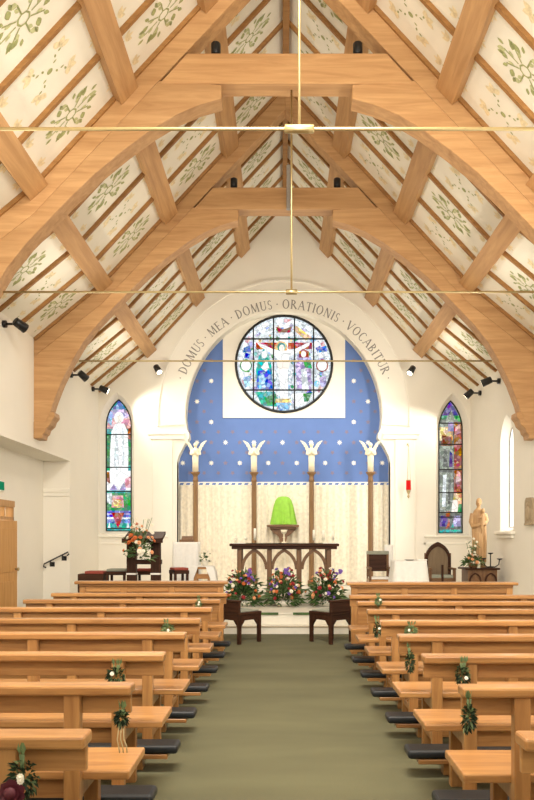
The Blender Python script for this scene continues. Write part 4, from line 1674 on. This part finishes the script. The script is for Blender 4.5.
o = thing('credence_table', 'tall white-draped table left of the altar with a wooden stand on it', 'table', (X_(186.5, 14.6), 14.6, SZ))
hc = Z_(542.5, 14.6) - SZ
q = MB()
q.box(-.24, .25, -.2, .2, hc - .03, hc, .006)
q.build('tabletop', M['brown_x'], o)


def drape(mb, x0, x1, y0, y1, zt, zb, flare=.03, fold=.012, n_=60, corner=.03):
    """cloth over a table: flat top, sides that fall in soft folds"""
    per = []
    L = 2 * (x1 - x0) + 2 * (y1 - y0)
    for i in range(n_):
        d = L * i / n_
        if d < x1 - x0: p, nn = (x0 + d, y0), (0, -1)
        elif d < x1 - x0 + y1 - y0: p, nn = (x1, y0 + d - (x1 - x0)), (1, 0)
        elif d < 2 * (x1 - x0) + y1 - y0: p, nn = (x1 - (d - (x1 - x0) - (y1 - y0)), y1), (0, 1)
        else: p, nn = (x0, y1 - (d - 2 * (x1 - x0) - (y1 - y0))), (-1, 0)
        per.append((p, nn, d))
    rows_ = []
    for t in (0, .04, .3, .6, 1):
        rw = []
        for p, nn, d in per:
            k_ = t * flare + t * fold * sin(d * 2 * pi / .14)
            rw.append((p[0] + nn[0] * (.008 + k_), p[1] + nn[1] * (.008 + k_), zt + .008 - (zt - zb) * t))
        rows_.append(rw)
    vs = [[mb.bm.verts.new(p) for p in rw] for rw in rows_]
    for a, b_ in zip(vs, vs[1:]):
        for k in range(n_):
            f_ = mb.bm.faces.new((a[k], a[(k + 1) % n_], b_[(k + 1) % n_], b_[k])); f_.smooth = True
    mb.bm.faces.new(vs[0])


for sx in (-1, 1):
    for sy in (-1, 1):
        q = MB(); q.box(sx * .2 - .02, sx * .2 + .02, sy * .16 - .02, sy * .16 + .02, 0, hc - .03, .003); q.build('leg', M['brown_z'], o)
q = MB(); drape(q, -.24, .25, -.2, .2, hc, .15)
cl = q.build('white_tablecloth', M['white_cloth'])
cl.location = o.location
tag(cl, 'long white cloth over the tall table left of the altar', 'tablecloth')
ms = thing('missal_stand', 'small wooden book stand on the tall white-draped table', 'book stand', (X_(187, 14.55), 14.55, SZ + hc + .009))
q = MB(); q.box(-.13, .13, -.07, .09, 0, .02, .004); q.prism([(-.05, .02), (.08, .02), (.08, .12), (.065, .12)], -.11, .11, 'yz'); q.build('stand', M['brown_x'], ms)
q = MB(); q.box(-.14, .14, -.075, -.06, .0, .05, .004); q.build('lip', M['brown_x'], ms)

# wooden chair with a white cloth over it, and a small vase of white flowers
DC = 13.6
o = thing('draped_chair', 'light wooden stool under a white cloth, beside the left pew front', 'stool', (X_(203, DC), DC, SZ))
for sx in (-1, 1):
    q = MB(); q.box(sx * .13 - .03, sx * .13 + .03, -.16, -.11, 0, .66, .004); q.build('leg', M['pew_z'], o)
    q = MB(); q.box(sx * .13 - .03, sx * .13 + .03, .11, .16, 0, .66, .004); q.build('leg', M['pew_z'], o)
q = MB(); q.box(-.19, .19, -.18, .18, .66, .70, .005); q.build('seat', M['pew_x'], o)
q = MB(); q.box(-.13, .13, -.155, -.13, .48, .57, .005); q.build('seat_rail', M['pew_x'], o)
q = MB()
q.box(-.21, .21, -.195, .195, .702, .716, .006)
for s in (-1, 1):
    q.prism([(s * .07, .712), (s * .21, .712), (s * .25, .58), (s * .285, .36), (s * .24, .2), (s * .17, .26), (s * .15, .5), (s * .10, .62)], -.208, -.196)
    q.prism([(s * .205, .71), (s * .25, .58), (s * .27, .35), (s * .20, .2), (s * .19, .4), (s * .195, .66)], -.19, .19)
cl = q.build('white_cloth', M['white_cloth'])
cl.location = o.location
tag(cl, 'white cloth hanging over the sides of the light wooden stool', 'cloth')
fl = arrangement('vase_of_flowers', 'small bunch of white flowers on the white-draped stool', (X_(205, DC), DC, SZ + .717), .26, .26, ['white'], 12, 50, 31, None, True, (.026, .036), leafL=(.04, .09))

# ------------------------------------------------------------------ right of the altar
DQ = 13.8
o = thing('sanctuary_chair', 'light wooden armchair with a dark back beside the right curtain', 'chair', (X_(379, DQ), DQ, SZ))
for sx in (-1, 1):
    for sy, hh in ((-1, .66), (1, .93)):
        q = MB(); q.box(sx * .19 - .022, sx * .19 + .022, sy * .19 - .022, sy * .19 + .022, 0, hh, .004); q.build('leg', M['brown_z'], o)
    q = MB(); q.box(sx * .19 - .03, sx * .19 + .03, -.23, .2, .65, .69, .008); q.build('armrest', M['brown_y'], o)
q = MB(); q.box(-.21, .21, -.21, .21, .40, .46, .006); q.build('seat', M['pew_x'], o)
q = MB(); q.box(-.19, .19, -.2, .18, .46, .50, .012, seg=2); q.build('seat_cushion', M['white_cloth'], o)
q = MB(); q.box(-.20, .20, .175, .205, .60, .93, .006); q.build('backrest', M['dark_x'], o)
q = MB(); q.box(-.215, .215, .165, .225, .92, .99, .012, seg=2); q.build('head_pad', M['grey_cloth'], o)
DQ2 = 14.6
o = thing('white_stand', 'narrow white-draped stand at the foot of the right arch jamb', 'stand', (X_(388.5, DQ2), DQ2, SZ))
hz = Z_(545, DQ2) - SZ
q = MB(); q.lathe([(.15, 0), (.15, .03), (.03, .05), (.03, hz - .03)], (0, 0, 0), 12); q.build('pole', M['brown_z'], o)
q = MB(); q.box(-.07, .07, -.07, .07, hz - .03, hz, .004); q.build('top', M['brown_x'], o)
q = MB(); drape(q, -.07, .07, -.07, .07, hz, hz - .5, .01, .006, 28)
q.build('white_cover', M['white_cloth'], o)

DW = 13.0
hw = Z_(561, DW) - SZ
o = thing('side_table', 'small table under a white cloth beside the right pew front', 'table', (X_(408.5, DW), DW, SZ))
for sx in (-1, 1):
    for sy in (-1, 1):
        q = MB(); q.box(sx * .24 - .02, sx * .24 + .02, sy * .18 - .02, sy * .18 + .02, 0, hw - .03, .004); q.build('leg', M['brown_z'], o)
q = MB(); q.box(-.27, .27, -.22, .22, hw - .03, hw, .004); q.build('tabletop', M['brown_x'], o)
q = MB(); drape(q, -.275, .275, -.225, .225, hw, .06, .09, .014, 72)
cl = q.build('white_tablecloth', M['white_cloth']); cl.location = o.location
tag(cl, 'white cloth flaring to the ground over the table between the two right chairs', 'tablecloth')
q = MB(); q.lathe([(.05, 0), (.085, .012), (.09, .02), (.08, .02), (.05, .008)], (0, 0, 0), 18)
d_ = q.build('paten', M['steel']); d_.location = (X_(409, DW), DW - .05, SZ + hw + .009)
tag(d_, 'small dark metal dish on the white-clothed table', 'dish')
q = MB(); q.box(-.09, .09, -.06, .06, 0, .025, .008, seg=2)
d_ = q.build('folded_napkin', M['white_cloth']); d_.location = (X_(421, DW), DW - .05, SZ + hw + .009)
tag(d_, 'folded white napkin at the edge of the white-clothed table', 'napkin')

# pointed-back chair
DGc = 14.3
o = thing('gothic_chair', 'brown wooden chair with a tall pointed back right of the white table', 'chair', (X_(439.8, DGc), DGc, SZ))
zt = Z_(543, DGc) - SZ
for s in (-1, 1):
    q = MB(); q.box(s * .235 - .028, s * .235 + .028, .17, .23, 0, zt - .20, .006); q.build('leg', M['brown_z'], o)
    q = MB(); q.box(s * .235 - .028, s * .235 + .028, -.24, -.18, 0, .62, .006); q.build('leg', M['brown_z'], o)
    q = MB(); q.box(s * .235 - .03, s * .235 + .03, -.26, .2, .62, .66, .008); q.build('armrest', M['brown_y'], o)
q = MB(); q.prism(lancet(-.235, .235, .50, zt - .33, zt - .02), .185, .215); q.build('backrest', M['olivewood'], o)
q = MB()
fo, fi = lancet(-.255, .255, .50, zt - .33, zt + .02)[1:], lancet(-.20, .20, .50, zt - .33, zt - .07)[1:]
fo = [(-.255, .5)] + [p for p in fo[::-1]]
fi = [(-.20, .5)] + [p for p in fi[::-1]]
q.prism(fo + fi[::-1], .165, .235); q.build('back_frame', M['dark_x'], o)
q = MB(); q.box(-.24, .24, -.24, .2, .40, .46, .006)
q.prism([(-.21, .40), (-.21, .18), (-.12, .34), (0, .28), (.12, .34), (.21, .18), (.21, .40)], -.235, -.205); q.build('seat', M['brown_x'], o)
q = MB(); q.box(-.22, .22, -.23, .17, .46, .52, .014, seg=2); q.build('seat_cushion', M['grey_cloth'], o)
q = MB(); q.box(-.02, .02, -.255, -.22, .1, .72, .005); q.build('centre_post', M['dark_z'], o)

# carved chest that carries the statue
DCH = 14.2
HX = X_(479.5, DCH)
ht = Z_(567.5, DCH) - SZ
o = thing('carved_chest', 'dark brown carved wooden pedestal under the statue by the right wall', 'pedestal', (HX, DCH, SZ))
hwid = 14.2 * DCH / FPX
q = MB(); q.box(-hwid, hwid, -.24, .3, 0, ht - .03, .006); q.build('body', M['brown_z'], o)
q = MB(); q.box(-hwid - .07, hwid + .04, -.30, .33, ht - .035, ht, .01); q.build('top', M['dark_x'], o)
q = MB()
for s in (-1, 1):
    out_ = lancet(s * .15 - .12, s * .15 + .12, .05, ht - .25, ht - .09)
    inn_ = lancet(s * .15 - .09, s * .15 + .09, .08, ht - .25, ht - .12)
    q.prism(out_ + [out_[0]] + [inn_[0]] + inn_[::-1], -.262, -.24)
q.build('carved_tracery', M['dark_z'], o)

# statue of a robed woman holding a child: one carved, continuous figure
st_ = MB()
HT = Z_(497, DCH) - (SZ + ht)
k = HT / 1.62


def E(c, r_, mm=None):
    st_.ball(tuple(v * k for v in c), tuple(v * k for v in r_), 18, m=mm)


st_.lathe([(.20 * k, 0), (.20 * k, .05 * k), (.18 * k, .06 * k)], (0, 0, 0), 20, sy=.8)
st_.lathe([(r_ * k, z * k) for r_, z in ((.17, .05), (.185, .12), (.17, .35), (.165, .55), (.17, .75), (.165, .88), (.15, 1.0), (.16, 1.12), (.165, 1.22), (.13, 1.31), (.06, 1.36), (.05, 1.40))], (0, 0, 0), 24, sy=.72)
for i in range(9):
    a = pi + pi * (i + .5) / 9
    st_.tube([(.165 * k * cos(a), .125 * k * sin(a), .07 * k), (.15 * k * cos(a + .06), .115 * k * sin(a + .06), .4 * k), (.155 * k * cos(a), .115 * k * sin(a), .8 * k)], .018 * k, 6)
E((-.005, -.02, 1.49), (.068, .078, .095))
E((.01, .02, 1.51), (.080, .082, .095))
E((-.008, -.098, 1.485), (.013, .022, .022))
for s in (-1, 1):
    E((s * .027 - .005, -.088, 1.505), (.013, .008, .008))
E((-.006, -.088, 1.445), (.022, .012, .007))
# arms folded round the child
st_.tube([(-.16 * k, 0, 1.24 * k), (-.205 * k, -.03 * k, 1.05 * k), (-.16 * k, -.12 * k, .94 * k), (-.03 * k, -.17 * k, .97 * k), (.04 * k, -.175 * k, .99 * k)], [.065 * k, .062 * k, .055 * k, .042 * k, .03 * k], 10)
st_.tube([(.16 * k, 0, 1.24 * k), (.21 * k, -.03 * k, 1.08 * k), (.17 * k, -.12 * k, 1.0 * k), (.06 * k, -.18 * k, 1.02 * k)], [.065 * k, .062 * k, .052 * k, .035 * k], 10)
for j in range(4):
    st_.tube([(.03 * k, -.178 * k, (.965 + .018 * j) * k), (.075 * k, -.185 * k, (.968 + .018 * j) * k), (.10 * k, -.165 * k, (.97 + .018 * j) * k)], .010 * k, 6)
# child, seated upright against her shoulder
st_.tube([(.09 * k, -.15 * k, .98 * k), (.10 * k, -.145 * k, 1.1 * k), (.105 * k, -.13 * k, 1.22 * k)], [.065 * k, .062 * k, .04 * k], 12)
E((.11, -.13, 1.30), (.052, .055, .062))
E((.105, -.185, 1.295), (.010, .014, .014))
st_.tube([(.06 * k, -.16 * k, 1.18 * k), (.01 * k, -.19 * k, 1.13 * k), (-.03 * k, -.17 * k, 1.16 * k)], [.024 * k, .02 * k, .016 * k], 8)
st_.tube([(.09 * k, -.17 * k, .99 * k), (.07 * k, -.215 * k, .90 * k), (.08 * k, -.19 * k, .78 * k)], [.045 * k, .036 * k, .022 * k], 8)
st_.tube([(-.15 * k, -.06 * k, .9 * k), (-.14 * k, -.11 * k, .6 * k), (-.16 * k, -.1 * k, .2 * k)], [.04 * k, .035 * k, .03 * k], 8)
st_.tube([(.16 * k, -.04 * k, .95 * k), (.18 * k, -.09 * k, .6 * k), (.17 * k, -.1 * k, .12 * k)], [.05 * k, .04 * k, .035 * k], 8)
bmesh.ops.scale(st_.bm, vec=(.84, .84, 1), verts=st_.bm.verts[:])
so = st_.build('statue', M['limewood'])
rm = so.modifiers.new('merge', 'REMESH'); rm.mode = 'VOXEL'; rm.voxel_size = .009; rm.use_smooth_shade = True
sm = so.modifiers.new('soften', 'SMOOTH'); sm.iterations = 2; sm.factor = .5
so.location = (X_(478.5, DCH + .08), DCH + .08, SZ + ht)
so.rotation_euler = (0, 0, radians(-12))
tag(so, 'carved light wooden statue of a robed woman holding a child, on the dark chest', 'statue')
fl = arrangement('statue_flowers', 'peach and white flowers with green leaves at the foot of the statue', (X_(473, DCH - .2), DCH - .22, SZ + ht), .42, .22, ['peach', 'white', 'white', 'peach'], 16, 150, 61, None, True, (.03, .05), leafL=(.07, .15), vm='brown_x')
q = MB()
for i, (dx, dz) in enumerate(((-.14, .5), (-.10, .36), (-.05, .44), (.0, .56), (.03, .42), (.06, .5), (.02, .3))):
    q.tube([(0, 0, .05), (dx * .6, 0, dz * .6), (dx, -.02, dz)], .005, 5)
q.build('stems', M['leaf'], fl)
for i, (dx, dz) in enumerate(((-.14, .5), (-.10, .36), (-.05, .44), (.0, .56), (.03, .42), (.06, .5), (.02, .3))):
    bloom('white', fl, (dx, -.03, dz), .034, (0, -1, .6))
q = MB()
rnd = random.Random(8)
for i in range(60):
    p = Vector((rnd.uniform(-.1, .08), -.01, rnd.uniform(.1, .5)))
    leaf_quad(q, p, Vector((rnd.uniform(-1, 1), rnd.uniform(-.6, 0), rnd.uniform(-.2, 1))), .07, .025, 0, rnd)
q.build('tall_foliage', [M['leaf2']], fl, recalc=False)
# black candelabrum on the chest
o = thing('candelabrum', 'black iron candelabrum with shallow cups beside the statue', 'candle holder', (X_(490.5, DCH - .1), DCH - .1, SZ + ht))
q = MB()
q.lathe([(.06, 0), (.06, .01), (.015, .02)], (0, 0, 0), 14)
q.tube([(0, 0, 0), (0, 0, .26)], .011, 8)
q.build('stem', M['black'], o)
for dx, dz, bow in ((0, .26, 0), (.17, .15, 1), (-.14, .16, 1)):
    q = MB()
    if bow:
        q.tube([(0, 0, .02), (dx * .5, -.01, .015), (dx * .9, -.02, .06), (dx, -.02, dz)], .010, 8)
    q.lathe([(.012, 0), (.045, .012), (.055, .03), (.048, .03), (.02, .015)], (dx, -.02 if bow else 0, dz), 16)
    q.build('cup', M['black'], o)
q = MB(); q.lathe([(.034, .0), (.034, .11), (.028, .115)], (0, 0, 0), 14)
gl = thing('votive_glass', 'white votive candle in a clear glass at the foot of the statue', 'candle', (X_(479, DCH - .3), DCH - .27, SZ + ht))
q.build('wax', M['wax'], gl)
q = MB(); q.lathe([(.04, 0), (.042, .16), (.038, .16), (.036, .01)], (0, 0, 0), 14); q.build('glass_cup', M['glass'], gl)

# hanging sanctuary lamp with its wall arm
o = thing('sanctuary_lamp', 'red glass sanctuary lamp hanging on chains right of the chancel arch', 'lamp', at(408.5, 485, DE - .22))
z_up = (485 - 447) * DE / FPX
q = MB()
q.tube([(0, .22, z_up + .05), (0, .1, z_up + .08), (0, 0, z_up)], .010, 8)
q.box(-.02, .02, .205, .222, z_up - .1, z_up + .1, .004)
q.build('wall_arm', M['brass'], o)
q = MB()
for a in (0, 2.09, 4.19):
    q.tube([(0, 0, z_up), (.045 * cos(a), .045 * sin(a), .12)], .003, 5)
q.build('chains', M['brass'], o)
q = MB(); q.lathe([(.045, -.11), (.055, -.1), (.052, .1), (.045, .1)], (0, 0, 0), 14); q.build('red_glass', M['redglass'], o)
q = MB()
q.lathe([(.006, -.30), (.03, -.26), (.012, -.22), (.045, -.14), (.05, -.11), (.03, -.11)], (0, 0, 0), 14)
q.lathe([(.050, .095), (.055, .105), (.050, .115)], (0, 0, 0), 14)
q.build('brass_cup', M['brass'], o)

# plaque on the right wall
o = thing('wall_plaque', 'arched pale wooden relief plaque on the right wall near the lancet', 'plaque', (HW, 12.58, Z_(525, 12.58)))
q = MB(); q.prism(lancet(-.20, .20, 0, .36, .48), -.05, 0, 'yz', bev=.008); q.build('board', M['greywood'], o)
q = MB()
q.box(-.07, -.05, -.17, .17, .0, .03, .003)
q.ball((-.055, 0, .36), (.02, .035, .045), 10); q.ball((-.055, 0, .20), (.025, .06, .13), 12); q.ball((-.05, -.1, .18), (.02, .035, .11), 10); q.ball((-.05, .1, .18), (.02, .035, .11), 10)
q.build('relief', M['greywood'], o)

# ------------------------------------------------------------------ spotlights on the walls
def wall_spot(label, loc, outv, aim, two=False, power=0, angle=55):
    """bracket on the wall, arm, and a cylinder lamp turned towards aim"""
    o = thing('spotlight', label, 'spotlight', loc, 0, 'black spotlights on the walls')
    ov_ = Vector(outv)
    q = MB()
    q.tube([(0, 0, 0), ov_ * .05], .055, 12)
    q.build('wall_plate', M['black'], o)
    q = MB()
    q.tube([ov_ * .04, ov_ * .22], .018, 8)
    q.build('arm', M['black'], o)
    c_ = ov_ * .24
    d = (Vector(aim) - (Vector(loc) + c_)).normalized()
    q = MB()
    q.tube([c_ - d * .08, c_ - d * .07, c_ + d * .12], [.045, .065, .075], 14)
    q.build('lamp_head', M['black'], o)
    q = MB()
    q.tube([c_ + d * .119, c_ + d * .123], .062, 14)
    q.build('lens', M['lens'], o)
    if power:
        spot('spotlight_beam', Vector(loc) + c_ + d * .16, aim, power, angle)
    return o


def lw(px):
    return (HW - .06) * FPX / (VX - px)


def rw(px):
    return (HW + .06) * FPX / (px - VX)


D = lw(3); wall_spot('black spotlight high on the left wall, at the left edge of the view', (-HW, D, Z_(324, D)), (1, 0, 0), (0, 16, 2.0), power=120)
D = lw(70); wall_spot('black spotlight on the left wall under the far truss', (-HW, D, Z_(375, D)), (1, 0, 0), (-1.5, 16.8, 2.4), power=55, angle=90)
D = lw(92); wall_spot('black spotlight in the left corner beside the chancel wall', (-HW, D, Z_(389, D)), (1, 0, 0), (1.2, 16.9, 2.6), power=55, angle=90)
D = rw(500); wall_spot('black spotlight on the right wall under the far truss', (HW, D, Z_(381, D)), (-1, 0, 0), (-1.2, 16.9, 2.6), power=55, angle=90)
D = rw(481); wall_spot('black spotlight in the right corner beside the chancel wall', (HW, D, Z_(393, D)), (-1, 0, 0), (1.5, 16.8, 2.4), power=55, angle=90)
wall_spot('black spotlight on the chancel wall left of the arch lettering', tuple(at(159, 371, DE)), (0, -1, 0), (0, 14, .8), power=70, angle=90)
wall_spot('black spotlight on the chancel wall right of the arch lettering', tuple(at(410, 372, DE)), (0, -1, 0), (0, 14, .8), power=70, angle=90)
# the lamps on the far collar are turned to the altar
for s in (-1, 1):
    spot('collar_beam', (s * .88, TRUSS[2] + .2, 7.62), (-s * .3, 16.9, 2.6), 330, 66, 1.0, .06, (1, .95, .86))
# added uplights without fixtures along both side walls, to brighten the ceiling evenly
for s in (-1, 1):
    for D, pw in ((7.2, 60), (10.6, 100), (14.6, 115)):
        spot('roof_fill_spot', (s * (HW - .55), D, ZW - 1.0), (-s * 1.2, D + .4, 8.0), pw, 130, 1.0, .12)

# ------------------------------------------------------------------ the door bay on the left
fr = MB()
fr.box(BX - .10, BX + .03, DD0, DD0 + .06, 0, DH, .004)
fr.box(BX - .10, BX + .03, DD1 - .06, DD1, 0, DH, .004)
fr.box(BX - .10, BX + .04, DD0 - .02, DD1 + .02, DH - .09, DH + .02, .004)
fr.box(BX - .10, BX + .03, DD0, DD1, 1.84, 1.90, .004)
fr.box(BX - .08, BX + .0, (DD0 + DD1) / 2 + .12, (DD0 + DD1) / 2 + .16, 1.90, DH - .09, .004)
fr.box(BX - .08, BX + .0, (DD0 + DD1) / 2 - .20, (DD0 + DD1) / 2 - .16, 1.90, DH - .09, .004)
dr = struct('door_1', fr, M['door_z'])
q = MB(); q.box(BX - .06, BX - .05, DD0 + .05, DD1 - .05, 1.89, DH - .08); q.build('transom_pane', M['glass'], dr)
leaf = MB()
leaf.box(-.045, 0, 0, .80, .01, 1.83, .004)
for z0, z1 in ((.12, .80), (.95, 1.7)):
    leaf.box(0, .012, .10, .70, z0, z1, .006)
lo = leaf.build('door_leaf', M['door_z'], dr)
lo.location = (BX + .02, DD0 + .06, 0)
lo.rotation_euler = (0, 0, radians(-8))
q = MB(); q.box(-.045, .002, .80, .812, .01, 1.83, .002); q.build('white_edge', M['plaster'], lo)
q = MB(); q.lathe([(.012, 0), (.012, .04), (.03, .05), (.03, .07), (.01, .08)], (0, .72, 1.0), 12, m=Matrix.Rotation(pi / 2, 4, 'Y'))
q.build('door_knob', M['brass'], lo)
o = thing('exit_sign', 'green and black sign over the door in the left bay', 'sign', (BX, 12.02, Z_(486, 12.2)))
q = MB(); q.box(0, .03, -.2, .29, -.09, .09, .004); q.build('housing', M['plaster'], o)
q = MB(); q.box(.03, .034, -.18, .25, -.07, .07); q.build('face', M['signgreen'], o)
o = thing('handrail', 'short black metal handrail sloping up the end wall of the left bay', 'handrail', (0, 0, 0))
a, b_ = at(44, 564, DB1 - .10), at(68, 552, DB1 - .10)
q = MB()
q.tube([a + Vector((.04, 0, -.07)), a + Vector((-.01, 0, -.05)), a, a.lerp(b_, .5), b_, b_ + Vector((.02, 0, -.04)), b_ + Vector((-.02, 0, -.07))], .014, 8)
q.build('rail', M['black'], o)
for t_ in (.28, .78):
    p = a.lerp(b_, t_)
    q = MB(); q.box(p.x - .05, p.x + .05, DB1 - .012, DB1, p.z - .12, p.z - .03, .004); q.tube([(p.x, DB1 - .01, p.z - .08), (p.x, p.y, p.z - .05), (p.x, p.y, p.z)], .010, 6)
    q.build('bracket', M['black'], o)
